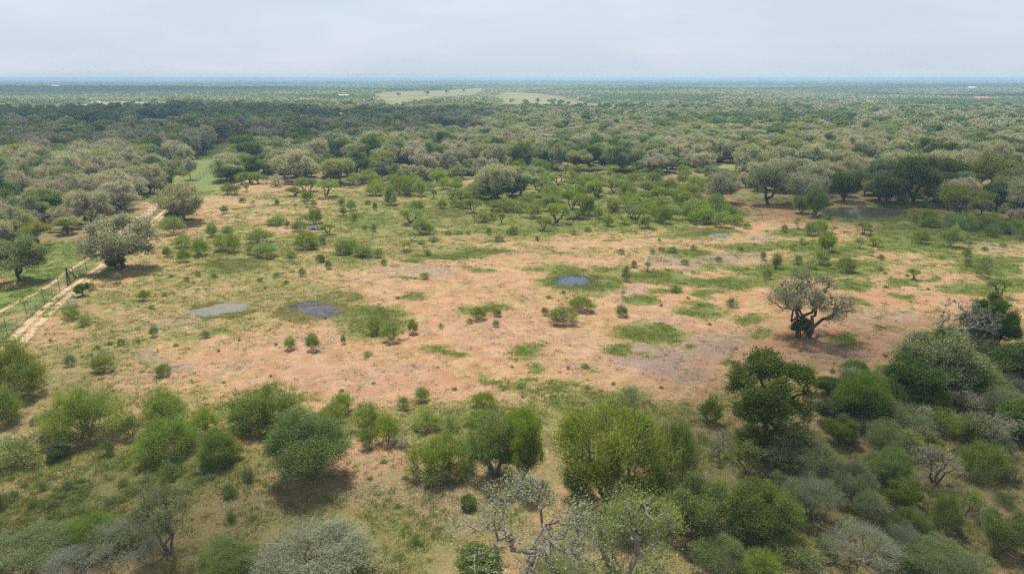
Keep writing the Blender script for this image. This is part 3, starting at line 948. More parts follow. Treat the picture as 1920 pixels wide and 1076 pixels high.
# ------------------------------------------------------------------ water
def water_material(name, col, rough, murk):
    m, t = new_mat(name)
    geo = t.nodes.new('ShaderNodeNewGeometry')
    n1 = N(t, 'ShaderNodeTexNoise', Scale=.7, Detail=4.0, Roughness=.6)
    t.links.new(geo.outputs['Position'], n1.inputs['Vector'])
    n2 = N(t, 'ShaderNodeTexNoise', Scale=4.0, Detail=3.0)
    t.links.new(geo.outputs['Position'], n2.inputs['Vector'])
    c = mixrgb(t, mrange(t, n1.outputs['Fac'], .35, .65), col, murk)
    p = N(t, 'ShaderNodeBsdfPrincipled', Roughness=rough, IOR=1.33)
    p.inputs['Specular IOR Level'].default_value = .35
    t.links.new(c, p.inputs['Base Color'])
    b = N(t, 'ShaderNodeBump', Strength=0.08, Distance=0.02)
    t.links.new(n2.outputs['Fac'], b.inputs['Height'])
    t.links.new(b.outputs['Normal'], p.inputs['Normal'])
    o = t.nodes.new('ShaderNodeOutputMaterial')
    t.links.new(p.outputs[0], o.inputs['Surface'])
    return m


WM = {'muddy': water_material('muddy_water', (0.125, 0.115, 0.09), .14, (0.16, 0.135, 0.10)),
      'dark': water_material('dark_water', (0.02, 0.024, 0.035), .05, (0.085, 0.06, 0.05)),
      'oval': water_material('pond_water', (0.04, 0.05, 0.075), .08, (0.055, 0.065, 0.09)),
      'wood': water_material('green_water', (0.035, 0.045, 0.03), .12, (0.06, 0.07, 0.04)),
      'puddle': water_material('puddle_water', (0.10, 0.12, 0.11), .15, (0.18, 0.18, 0.16))}
WL = {'muddy': 'shallow milky grey-brown pond at the left of the clearing', 'dark': 'dark blue-grey pond with brown shallows right of the milky pond',
      'oval': 'small oval blue-grey pond ringed by green grass', 'wood': 'long dark green pond against the wood edge at the right', 'puddle': 'tiny pale puddle in the wet green hollow'}
for k, e in PE.items():
    c, a, b = e
    an = np.linspace(0, 2 * math.pi, 49)[:-1]
    ring = c + np.outer(np.cos(an), a) * 1.3 + np.outer(np.sin(an), b) * 1.3
    wl = {'muddy': -0.06, 'dark': -0.07, 'oval': -0.05, 'wood': -0.09, 'puddle': -.05}[k]
    V = np.concatenate([np.c_[c[None], [[wl]]], np.c_[ring, np.full(48, wl)]])
    F = np.array([[0, 1 + i, 1 + (i + 1) % 48] for i in range(48)])
    put('water', mesh_np('water', V, F, [WM[k]]), kind='structure', label=WL[k])


# ------------------------------------------------------------------ tracks
def track_material(name, a, b):
    m, t = new_mat(name)
    geo = t.nodes.new('ShaderNodeNewGeometry')
    at = N(t, 'ShaderNodeAttribute', _attribute_name='edge')
    n1 = N(t, 'ShaderNodeTexNoise', Scale=.6, Detail=5.0, Roughness=.7)
    n2 = N(t, 'ShaderNodeTexNoise', Scale=4.0, Detail=3.0, Roughness=.7)
    for n in (n1, n2):
        t.links.new(geo.outputs['Position'], n.inputs['Vector'])
    c = mixrgb(t, mrange(t, n2.outputs['Fac'], .35, .65), a, b)
    s = math_(t, 'ADD', at.outputs['Fac'], math_(t, 'MULTIPLY', math_(t, 'SUBTRACT', n1.outputs['Fac'], .5), 1.6))
    s = math_(t, 'ADD', s, math_(t, 'MULTIPLY', math_(t, 'SUBTRACT', n2.outputs['Fac'], .5), 1.1))
    al = mrange(t, s, .12, .5, 0, .95)
    d = t.nodes.new('ShaderNodeBsdfDiffuse')
    t.links.new(c, d.inputs['Color'])
    tr = t.nodes.new('ShaderNodeBsdfTransparent')
    mx = t.nodes.new('ShaderNodeMixShader')
    t.links.new(al, mx.inputs[0])
    t.links.new(tr.outputs[0], mx.inputs[1])
    t.links.new(d.outputs[0], mx.inputs[2])
    o = t.nodes.new('ShaderNodeOutputMaterial')
    t.links.new(mx.outputs[0], o.inputs['Surface'])
    return m


def resample(pts, step):
    P = np.array(pts, float)
    s = np.r_[0, np.cumsum(np.linalg.norm(np.diff(P, axis=0), axis=1))]
    u = np.arange(0, s[-1], step)
    # smoothed polyline
    out_ = np.stack([np.interp(u, s, P[:, k]) for k in range(2)], 1)
    k = max(1, int(4 / step))
    ker = np.ones(2 * k + 1) / (2 * k + 1)
    pad = np.pad(out_, ((k, k), (0, 0)), 'edge')
    return np.stack([np.convolve(pad[:, i], ker, 'valid') for i in range(2)], 1)


def strip(name, pix, width, mat, label):
    P = resample([G(*p)[:2] for p in pix], .6)
    n = len(P)
    d = np.gradient(P, axis=0)
    d /= np.linalg.norm(d, axis=1, keepdims=True)
    nr = np.stack([-d[:, 1], d[:, 0]], 1)
    wob = 0.18 * fbm(np.arange(n) * .6, np.zeros(n) + width, 5, 3, 77)
    cols = [-1, -.5, 0, .5, 1]
    V, E = [], []
    for c in cols:
        q = P + nr * (c * width / 2 + wob)[:, None] if c else P + nr * wob[:, None]
        V.append(np.c_[q, zg(q[:, 0], q[:, 1]) + 0.035])
        E.append(np.full(n, 1 - abs(c)))
    V = np.stack(V, 1).reshape(-1, 3)
    E = np.stack(E, 1).ravel()
    i = np.arange(n - 1)[:, None] * 5 + np.arange(4)[None, :]
    i = i.ravel()
    Q = np.stack([i, i + 1, i + 6, i + 5], 1)
    put(name, mesh_np(name, V, Q, [mat], None, {'edge': ('FLOAT', E)}, smooth=True), kind='structure', label=label)


TM = track_material('bare_track_soil', (0.31, 0.225, 0.14), (0.43, 0.32, 0.21))
strip('footpath', [(-120, 655), (-60, 618), (0, 584), (58, 554.5), (96, 533.5), (125, 508.5), (152, 494), (173, 479), (188, 471), (215, 449), (240, 427), (261, 410), (286, 400)], 1.4, TM,
      'narrow pale footpath left of the tall fence')
strip('dirt_track', [(226, 440), (240, 427), (261, 410), (280, 398), (295, 383), (307, 372), (322, 362)], 3.6, TM, 'wide pale sandy wheel track left of the fence')
strip('dirt_track', [(-70, 732), (0, 660), (45, 612), (77, 585), (109, 556.5), (134, 538), (156, 523), (190, 497), (235, 458), (272, 428), (293, 409), (318, 389)], 1.7, TM, 'left rut of the two-wheel track beside the fence')
strip('dirt_track', [(-40, 732), (30, 655), (70, 610), (96, 585), (125.5, 558.6), (150.5, 540), (178, 515), (205, 493), (245, 458), (280, 427), (301, 410), (326, 390)], 1.7, TM, 'right rut of the two-wheel track beside the fence')
strip('dirt_track', [(436, 283), (448, 277), (462, 272)], 9, TM, 'pale sandy patch at the far end of the grass lane')
strip('dirt_track', [(150, 456), (183, 455)], 3.5, TM, 'small bare sandy patch in the bright grass')
# ------------------------------------------------------------------ fence
def box(c, s, rot=None):
    x, y, z = [v / 2 for v in s]
    V = np.array([[i, j, k] for i in (-x, x) for j in (-y, y) for k in (-z, z)], float)
    if rot is not None:
        V = V @ np.array(rot).T
    return V + np.array(c), np.array([[0, 1, 3, 2], [4, 6, 7, 5], [0, 4, 5, 1], [2, 3, 7, 6], [0, 2, 6, 4], [1, 5, 7, 3]])


def join(L):
    Vs, Qs, o = [], [], 0
    for V, Q in L:
        Vs.append(V)
        Qs.append(Q + o)
        o += len(V)
    return np.concatenate(Vs), np.concatenate(Qs)


M_wire = plain_mat('galvanised_wire', (0.30, 0.34, 0.33), .5, .3)
M_post = plain_mat('rusty_steel_post', (0.09, 0.07, 0.055), .8)


def fence_xy(y):
    return -79.3 - 0.262 * (y - 103.3) - 0.6 * math.sin((y - 103) / 60)


fy0, fy1 = 84.0, 378.0
root = put('tall_fence', None, None, (fence_xy(103), 103, 0), label='tall wire-mesh game fence running from the lower left to the far grass lane', cat='fence')


def local(V):
    return np.asarray(V) - np.array([fence_xy(103), 103, 0])


yy = fy0
k = 0
wires = []
posts = []
while yy < fy1:
    x = fence_xy(yy)
    z = zg1(x, yy)
    tall = (k % 2 == 0)
    h = 2.75 if tall else 1.75
    r = 0.05 if tall else 0.03
    lx, ly = .09 * math.sin(k * 2.3), .09 * math.cos(k * 3.7)
    V, Q = tubes([[x, yy, z - .3]], [[x + lx, yy + ly, z + h]], [r], [r * .9], 6)
    V2, Q2 = box((x + lx, yy + ly, z + h + .02), (r * 2.2, r * 2.2, .05))
    V, Q = join([(V, Q), (V2, Q2)])
    put('post', mesh_np('post', local(V), Q, [M_post]), root)
    posts.append((x, yy, z))
    yy += 3.75
    k += 1
P0, P1 = [], []
for (a, b) in zip(posts[:-1], posts[1:]):
    a, b = np.array(a), np.array(b)
    for hgt in (.12, .3, .5, .7, .92, 1.15, 1.4, 1.7, 2.0, 2.35):
        P0.append(a + [0, 0, hgt])
        P1.append(b + [0, 0, hgt])
    for f in np.arange(0, 1, .125):
        q = a + (b - a) * f
        P0.append(q + [0, 0, .12])
        P1.append(q + [0, 0, 2.35])
V, Q = tubes(P0, P1, np.full(len(P0), .007), np.full(len(P0), .007), 3)
put('wire_mesh', mesh_np('wire_mesh', local(V), Q, [M_wire]), root)
# braced corner post: an A of two poles and a strut
bx, by = fence_xy(125.5), 125.5
bz = zg1(bx, by)
dirv = np.array([-0.262, 1.0])
dirv /= np.linalg.norm(dirv)
apex = np.array([bx + dirv[0] * .6, by + dirv[1] * .6, bz + 3.3])
V, Q = tubes([[bx, by, bz - .3], [bx + dirv[0] * 1.6, by + dirv[1] * 1.6, bz - .3], [bx + dirv[0] * 5.4, by + dirv[1] * 5.4, bz - .1]],
             [apex, apex, apex], [.13, .13, .12], [.11, .11, .1], 7)
put('brace', mesh_np('brace', local(V), Q, [BK['dark']]), root)

# ------------------------------------------------------------------ plants
INFO = {
    # kind: (object name, category, limb part, crown part, words, group)
    'bush': ('feathery_shrub', 'shrub', 'stems', 'foliage', 'feathery green shrub'),
    'bush_mid': ('feathery_shrub', 'shrub', 'stems', 'foliage', 'feathery green shrub'),
    'bush_blue': ('bluish_shrub', 'shrub', 'stems', 'foliage', 'bluish-green shrub'),
    'umbrella': ('spreading_tree', 'small tree', 'trunk', 'crown', 'green spreading tree'),
    'thin': ('thorn_tree', 'small tree', 'trunk', 'crown', 'thin thorn tree'),
    'oak': ('oak_tree', 'tree', 'trunk', 'crown', 'grey lichen-covered oak'),
    'oak_full': ('oak_tree', 'tree', 'trunk', 'crown', 'grey lichen-covered oak'),
    'oak_bare': ('oak_tree', 'tree', 'trunk', 'crown', 'half-bare pale grey oak'),
    'oak_green': ('oak_tree', 'tree', 'trunk', 'crown', 'grey-green oak'),
    'oak_lime': ('oak_tree', 'tree', 'trunk', 'crown', 'yellow-green oak'),
    'evergreen': ('evergreen_tree', 'tree', 'trunk', 'crown', 'dark green evergreen tree'),
    'forb': ('low_bush', 'bush', 'stems', 'foliage', 'knee-high bluish bush'),
    'dead_bush': ('leafless_shrub', 'shrub', 'stems', 'twigs', 'grey leafless shrub'),
    'dwarf_green': ('evergreen_shrub', 'shrub', 'stems', 'foliage', 'dense dark green shrub'),
    'round_olive': ('rounded_tree', 'tree', 'stems', 'crown', 'dense olive-green rounded tree'),
    'round_green': ('rounded_shrub', 'shrub', 'stems', 'foliage', 'rounded mid-green shrub'),
    'big_feather': ('feathery_tree', 'tree', 'stems', 'crown', 'broad feathery green tree'),
    'broadleaf': ('broadleaf_tree', 'tree', 'trunk', 'crown', 'dark green broad-leaved tree'),
    'silver': ('silvery_shrub', 'shrub', 'stems', 'foliage', 'silvery grey shrub'),
    'sage': ('grey_green_shrub', 'shrub', 'stems', 'foliage', 'soft grey-green shrub'),
    'twiggy': ('twiggy_shrub', 'shrub', 'stems', 'twigs', 'pale grey twiggy shrub'),
    'gnarled': ('gnarled_tree', 'tree', 'trunk', 'crown', 'gnarled grey tree with sparse young leaves'),
    'gnarled_lime': ('gnarled_tree', 'tree', 'trunk', 'crown', 'grey-branched tree with fresh yellow-green leaves'),
    'lone': ('thorn_tree', 'tree', 'trunk', 'crown', 'open-crowned grey-green thorn tree'),
    'dead': ('dead_tree', 'tree', 'trunk', 'twigs', 'bleached leafless dead tree'),
    'sapling': ('young_tree', 'tree', 'trunk', 'crown', 'upright many-stemmed young tree'),
    'bare_mesquite': ('bare_thorn_tree', 'small tree', 'trunk', 'twigs', 'nearly leafless thorn tree'),
}
GROUPS = {'shrub': 'shrubs', 'small tree': 'small trees', 'tree': 'trees', 'bush': 'low bushes'}
rnd = random.Random(5)
ALL = []          # every placed plant
TREEISH = {'umbrella', 'thin', 'oak', 'oak_full', 'oak_bare', 'oak_green', 'oak_lime', 'lone', 'dead', 'gnarled', 'gnarled_lime', 'sapling', 'bare_mesquite', 'broadleaf', 'evergreen'}


def plant_at(kind, x, y, wm, hm, rot=None, label=None, group=None, var=None, manual=True):
    pr = PR[kind]
    i = var if var is not None else rnd.randrange(len(pr))
    limb, crown, pw, ph = pr[i % len(pr)]
    nm, cat, pn, cn, _w = INFO[kind]
    z = zg1(x, y)
    o = bpy.data.objects.new(nm, None)
    COL.objects.link(o)
    o.empty_display_size = .5
    o.location = (x, y, z)
    o.rotation_euler = (0, 0, rot if rot is not None else rnd.uniform(0, 6.28))
    s = wm / pw
    sz = hm / ph
    o.scale = (s * rnd.uniform(.96, 1.04), s, sz)
    for n2, me in ((pn, limb), (cn, crown)):
        c = bpy.data.objects.new(n2, me)
        COL.objects.link(c)
        c.parent = o
    o['category'] = cat
    ALL.append(dict(o=o, kind=kind, x=x, y=y, w=wm, h=hm, label=label, group=group, manual=manual))
    return o


def P(kind, px, py, wpx, hpx, label=None, tree=None, **kw):
    """px,py: foot of the plant in the 1920 photo, wpx/hpx its visible size"""
    x, y, r = G(px, py)
    dep = math.asin(min(1, CAM_H / r))
    tree = (kind in TREEISH) if tree is None else tree
    if not tree:
        q = 0.5 * wpx * math.sin(dep) * .7
        x, y, r = G(px, py - q)
        hv = max(hpx - .62 * wpx * math.sin(dep), .38 * wpx)
    else:
        hv = hpx
    hm = hv * r / 1280 / math.cos(dep)
    wm = wpx * r / 1280
    for _ in range(4):
        # depth of the crown's middle, which is nearer to the camera than its foot
        d = y * CP - (hm * .6 - CAM_H) * SP
        wm = wpx * d / 1280
        yb = y + (.22 * wm if not tree else .12 * wm)
        v = (538 - (py - hpx)) / 1280
        ray = (-SP + v * CP) / (CP + v * SP)
        hm = (CAM_H + yb * ray) / (.86 if not tree else .94)
        hm = max(hm, (.34 if not tree else .42) * wm)
    wm *= .96
    return plant_at(kind, x, y, wm, hm, label=label, **kw)


HERO = [
    # kind, px, py, w, h, label
    ('bush', 37, 750, 112, 100, 'large rounded feathery shrub at the left frame edge, upper of two', {}),
    ('bush', 6, 800, 88, 74, 'bright green shrub cut by the left frame edge, below a larger one', {}),
    ('bush', 163, 838, 138, 106, 'big feathery green shrub beside the brown log pile', {}),
    ('bush_blue', 247, 828, 58, 52, 'dark feathery shrub between two larger ones in the front row', {}),
    ('bush', 310, 800, 80, 66, 'feathery green shrub rising behind the widest front shrub', {}),
    ('bush', 315, 870, 140, 88, 'wide low bright green shrub left of the dark rounded tree', {}),
    ('bush_mid', 386, 818, 58, 50, 'narrow upright green shrub behind the wide bright front shrub', {}),
    ('bush', 412, 880, 90, 76, 'light green shrub between the wide shrub and the dark rounded tree', {}),
    ('bush', 502, 822, 138, 98, 'tall bright green shrub right behind the dark rounded tree', {}),
    ('bush_mid', 452, 812, 50, 46, 'small feathery shrub at the left foot of the tall bright shrub', {}),
    ('bush_blue', 205, 856, 32, 34, 'little bluish shrub at the right foot of the big feathery shrub', {}),
    ('dwarf_green', 110, 864, 38, 27, 'small dense yellow-green ball shrub on bare litter', {}),
    ('bush_blue', 24, 880, 118, 62, 'wide bluish-green shrub at the left edge', {}),
    ('bush_blue', 318, 903, 44, 40, 'small bluish shrub in front of the wide bright shrub', {}),
    ('round_olive', 578, 928, 166, 142, 'big dark olive rounded tree casting a shadow on the ochre litter', {'var': 0}),
    ('sapling', 318, 1034, 130, 124, 'upright many-stemmed young tree in the lower left', {}),
    ('bush', 170, 1052, 150, 66, 'green feathery shrub among grey twigs at the lower left', {}),
    ('sage', 50, 1085, 150, 84, 'pale grey-green shrub in the bottom left corner', {}),
    ('twiggy', 250, 1076, 160, 100, 'pale twiggy shrub at the foot of the upright young tree', {}),
    ('twiggy', 155, 1108, 130, 80, 'pale grey twiggy shrub at the bottom edge, lower left', {}),
    ('silver', 590, 1120, 210, 116, 'large silvery grey shrub at the bottom edge left of centre', {}),
    ('silver', 510, 1105, 110, 80, 'smaller silvery shrub left of the largest silvery one', {}),
    ('round_olive', 432, 1102, 120, 84, 'yellowish olive shrub at the bottom edge beside the silvery shrubs', {'tree': False}),
    ('bush_mid', 642, 778, 52, 42, 'small bright green shrub above the ochre litter, left of centre', {}),
    ('bush_mid', 622, 800, 60, 44, 'green shrub touching the tall bright shrub on its right', {}),
    ('bush_mid', 686, 812, 62, 56, 'upright green shrub behind the dark rounded tree, to its right', {}),
    ('bush_mid', 727, 836, 50, 56, 'narrow feathery shrub with a dark tangle at its foot', {}),
    ('dead_bush', 757, 842, 36, 26, 'dark leafless tangle at the foot of a feathery shrub', {}),
    ('bush_mid', 690, 842, 46, 40, 'low shrub between the dark rounded tree and a narrow shrub', {}),
    ('bush_blue', 757, 770, 38, 28, 'small bluish shrub left of a brighter round one on the soil edge', {}),
    ('bush_mid', 792, 754, 36, 28, 'small bright round shrub on the soil edge', {}),
    ('bush_mid', 909, 770, 52, 36, 'neat bright green dome shrub standing alone on the soil edge', {}),
    ('bush_mid', 800, 812, 62, 42, 'feathery shrub in the front row left of the two grey-trunked trees', {}),
    ('bush_blue', 845, 812, 50, 34, 'low bluish shrub in the front row', {}),
    ('bush', 832, 912, 128, 96, 'pale feathery shrub left of the two grey-trunked trees', {}),
    ('round_olive', 926, 914, 112, 128, 'thin-crowned tree with grey trunks beside a dark green tree', {'var': 1}),
    ('round_olive', 980, 922, 88, 136, 'dark green tree standing against the thin grey-trunked tree', {'var': 1}),
    ('bush_mid', 898, 800, 60, 34, 'low feathery shrub behind the grey-trunked trees', {}),
    ('big_feather', 1142, 985, 205, 212, 'largest broad feathery green tree right of centre', {'var': 0, 'tree': False}),
    ('bush', 1262, 905, 100, 110, 'greyish feathery shrub against the right side of the broadest tree', {}),
    ('round_green', 1085, 940, 60, 60, 'mid-green shrub at the left foot of the broadest tree', {}),
    ('dwarf_green', 878, 957, 38, 27, 'small dark shrub alone on ochre litter near the bottom centre', {}),
    ('forb', 780, 1022, 30, 24, 'small dull bush on litter near the bottom edge', {}),
    ('forb', 745, 953, 18, 12, 'tiny dark bush on the ochre litter', {}),
    ('forb', 760, 900, 18, 11, 'tiny green tuft-like bush on litter left of the pale shrub', {}),
    ('gnarled', 992, 1100, 320, 196, 'gnarled grey tree with bare twisting limbs at the bottom centre', {'var': 0}),
    ('gnarled_lime', 1184, 1140, 200, 210, 'grey tree with fresh lime leaves at the bottom edge', {}),
    ('sage', 1060, 1112, 110, 60, 'dark undergrowth shrub beneath the gnarled grey tree', {}),
    ('dwarf_green', 900, 1100, 110, 60, 'dark green shrub at the left foot of the gnarled tree', {}),
    ('round_green', 1300, 1030, 118, 122, 'dense green shrub at the right foot of the broadest tree', {}),
    ('round_green', 1228, 985, 90, 90, 'green shrub merging into the broadest tree from below', {}),
    ('round_olive', 1431, 1034, 138, 120, 'big rounded olive shrub with a black shaded foot near the bottom right', {'var': 1}),
    ('silver', 1520, 994, 100, 96, 'silvery grey ball shrub right of the big olive one', {}),
    ('sage', 1345, 1102, 100, 92, 'dull sage-coloured shrub at the bottom edge below the olive one', {}),
    ('bush', 1422, 1090, 90, 60, 'light green low shrub at the bottom edge', {}),
    ('sage', 1592, 952, 104, 82, 'grey-green shrub right of the silvery ball shrub', {}),
    ('sage', 1508, 912, 124, 90, 'broad silvery-green shrub below the dark broad-leaved tree', {}),
    ('broadleaf', 1443, 836, 156, 156, 'tall dark broad-leaved tree at the edge of the red soil', {'var': 0}),
    ('bush', 1412, 862, 84, 62, 'pale feathery shrub at the foot of the tall broad-leaved tree', {}),
    ('bush_mid', 1332, 800, 52, 52, 'feathery shrub alone left of the tall broad-leaved tree', {}),
    ('dead', 1347, 860, 62, 52, 'low stunted dead tree with pale forked limbs', {'var': 0}),
    ('thin', 1400, 890, 66, 60, 'thin leafy thorn tree right of the stunted dead tree', {}),
    ('dead', 1446, 882, 46, 44, 'broken dead stub beneath the broad silvery-green shrub', {'var': 1}),
    ('round_olive', 1660, 918, 84, 74, 'rounded dark olive shrub standing alone on brown litter', {'tree': False, 'var': 0}),
    ('round_green', 1688, 958, 66, 56, 'yellower shrub touching the lone olive shrub below', {}),
    ('round_green', 1572, 838, 62, 54, 'compact dark shrub below the thicket', {}),
    ('round_olive', 1612, 805, 110, 96, 'olive tree at the left end of the thicket', {'tree': False, 'var': 1}),
    ('round_green', 1660, 790, 90, 72, 'green shrub inside the thicket beside the olive tree', {}),
    ('evergreen', 1700, 770, 100, 90, 'dark evergreen in the middle of the thicket', {}),
    ('oak_green', 1745, 742, 150, 110, 'grey-green oak at the top of the thicket left of the dead tree', {'var': 0}),
    ('sage', 1690, 820, 110, 66, 'grey-green shrub along the lower side of the thicket', {}),
    ('bush', 1750, 822, 120, 60, 'low feathery green shrub under the thicket', {}),
    ('round_green', 1735, 790, 70, 56, 'bright-tipped shrub at the lower edge of the thicket', {}),
    ('dead', 1797, 680, 122, 116, 'tall bleached dead tree with twisting white limbs', {'var': 1}),
    ('broadleaf', 1848, 672, 92, 110, 'green tree right behind the bleached dead tree', {'var': 1}),
    ('round_green', 1836, 700, 70, 56, 'dark round shrub at the foot of the bleached dead tree', {}),
    ('evergreen', 1892, 722, 84, 76, 'dark round evergreen at the right edge', {}),
    ('round_green', 1820, 764, 110, 76, 'dark green shrub in the thicket below the bleached tree', {}),
    ('twiggy', 1862, 745, 84, 56, 'pale leafless shrub below the bleached dead tree', {}),
    ('sage', 1882, 800, 100, 66, 'sage-green shrub at the right edge of the thicket', {}),
    ('dead', 1886, 832, 90, 58, 'low sprawling dead tree with white limbs at the right edge', {'var': 0}),
    ('bare_mesquite', 1846, 842, 90, 66, 'bare dark-stemmed thorn tree near the right edge', {}),
    ('bare_mesquite', 1752, 906, 96, 66, 'bare thorn tree with spreading grey twigs on the litter', {}),
    ('bush', 1840, 905, 120, 76, 'wide light feathery shrub near the right edge', {}),
    ('bush', 1772, 1000, 64, 72, 'light green feathery shrub on a short dark stem', {}),
    ('thin', 1810, 965, 60, 50, 'thin thorn tree with dark forked stem, lower right', {}),
    ('round_green', 1878, 1046, 82, 86, 'rounded green tree on a visible stem at the lower right', {'tree': False}),
    ('twiggy', 1612, 1084, 140, 100, 'pale straw-coloured twiggy shrub at the bottom right', {}),
    ('twiggy', 1690, 1040, 70, 60, 'smaller pale twiggy shrub behind the straw-coloured one', {}),
    ('sage', 1752, 1092, 140, 80, 'pale sage shrub at the bottom right edge', {}),
    ('bush', 1700, 1010, 80, 60, 'sparse feathery shrub between the silvery shrubs and the right corner', {}),
    ('sage', 1628, 985, 60, 60, 'small pale sage shrub left of the sparse feathery one', {}),
    ('bare_mesquite', 1905, 1010, 50, 44, 'bare twiggy thorn tree cut by the right edge', {}),
    ('thin', 1655, 832, 66, 48, 'thin thorn tree just below the thicket', {}),
    ('bush_mid', 1740, 846, 50, 34, 'low green shrub on litter under the thicket', {}),
    # the middle distance
    ('oak_full', 232, 503, 122, 92, 'grey spreading oak beside the fence with a dark shrubby foot', {'var': 1}),
    ('dwarf_green', 218, 506, 40, 22, 'dark shrub at the foot of the grey oak beside the fence', {}),
    ('oak_full', 345, 416, 92, 68, 'upper grey oak right of the fence, beyond the first', {}),
    ('dwarf_green', 340, 417, 52, 24, 'dark skirt of brush under the upper fence oak', {}),
    ('oak_green', 38, 527, 104, 78, 'rounded oak on a clear trunk left of the fence', {'var': 0}),
    ('oak_green', 323, 352, 62, 46, 'dark-trunked oak on the grass lane left of the fence', {'var': 1}),
    ('oak', 357, 337, 30, 38, 'narrow oak on the grass lane', {}),
    ('lone', 1516, 632, 172, 114, 'lone leaning thorn tree with open crown on the red soil', {}),
    ('lone', 1494, 632, 104, 118, 'upright left trunk of the pair of thorn trees on the red soil', {}),
    ('dwarf_green', 1500, 638, 34, 36, 'dark leafy shrub at the foot of the lone thorn trees', {}),
    ('oak', 930, 374, 80, 62, 'grey oak over a dark thicket in the centre background', {}),
    ('dwarf_green', 922, 376, 50, 26, 'dark thicket shrub under the centre background oak, left one', {}),
    ('dwarf_green', 958, 373, 44, 24, 'dark thicket shrub under the centre background oak, right one', {}),
    ('oak_green', 975, 368, 70, 52, 'grey-green oak right behind the dark centre thicket', {}),
    ('oak_full', 1350, 380, 70, 54, 'pale grey oak on the tan ground left of the wood-edge pond', {}),
    ('oak_green', 1440, 384, 94, 66, 'wide oak on a dark trunk left of the wood-edge pond', {'var': 2}),
    ('oak_full', 1490, 384, 78, 56, 'oak overhanging the bank left of the wood-edge pond', {}),
    ('round_green', 1527, 409, 44, 48, 'dark rounded tree on the red mound before the wood-edge pond', {}),
    ('round_green', 1503, 402, 34, 30, 'smaller rounded tree on the red mound', {}),
    ('evergreen', 1582, 378, 60, 50, 'dark evergreen behind the wood-edge pond, left', {}),
    ('evergreen', 1660, 383, 66, 52, 'dark evergreen behind the wood-edge pond, centre', {}),
    ('evergreen', 1712, 380, 84, 80, 'tallest dark evergreen behind the wood-edge pond', {}),
    ('umbrella', 1800, 406, 96, 56, 'dark spreading tree right of the wood-edge pond', {}),
    ('bush', 732, 385, 30, 32, 'bright round-headed small tree in the left centre grass', {}),
    ('oak_green', 424, 340, 62, 40, 'dark green tree clump right of the grass lane', {}),
    ('round_green', 430, 340, 58, 34, 'dark green shrub clump right of the grass lane', {}),
    ('round_green', 464, 330, 48, 34, 'green shrub behind the dark clump right of the lane', {}),
    ('round_green', 443, 315, 42, 30, 'green shrub beside the far fence end', {}),
    ('oak_full', 561, 341, 86, 56, 'wide grey oak right of the lane, front of the wood', {}),
    ('oak', 534, 333, 60, 50, 'grey oak behind the wide front oak right of the lane', {}),
    ('dead_bush', 519, 352, 34, 24, 'grey leafless shrub in front of the wide grey oak', {}),
    ('dead_bush', 134, 580, 34, 20, 'grey dead shrub beside the wheel track', {}),
    ('dwarf_green', 157, 558, 26, 23, 'dark evergreen shrub on the red mound by the wheel track', {}),
    ('bush_blue', 172, 545, 20, 15, 'bluish shrub just behind the dark evergreen shrub by the track', {}),
    ('dead_bush', 221, 524, 15, 12, 'rooty grey tangle on the red mound near the fence oak', {}),
    ('dead_bush', 1148, 392, 36, 24, 'grey leafless shrub in the green thorn belt', {}),
]
for (k_, a, b, c, d, lab, ex) in HERO:
    P(k_, a, b, c, d, lab, **ex)

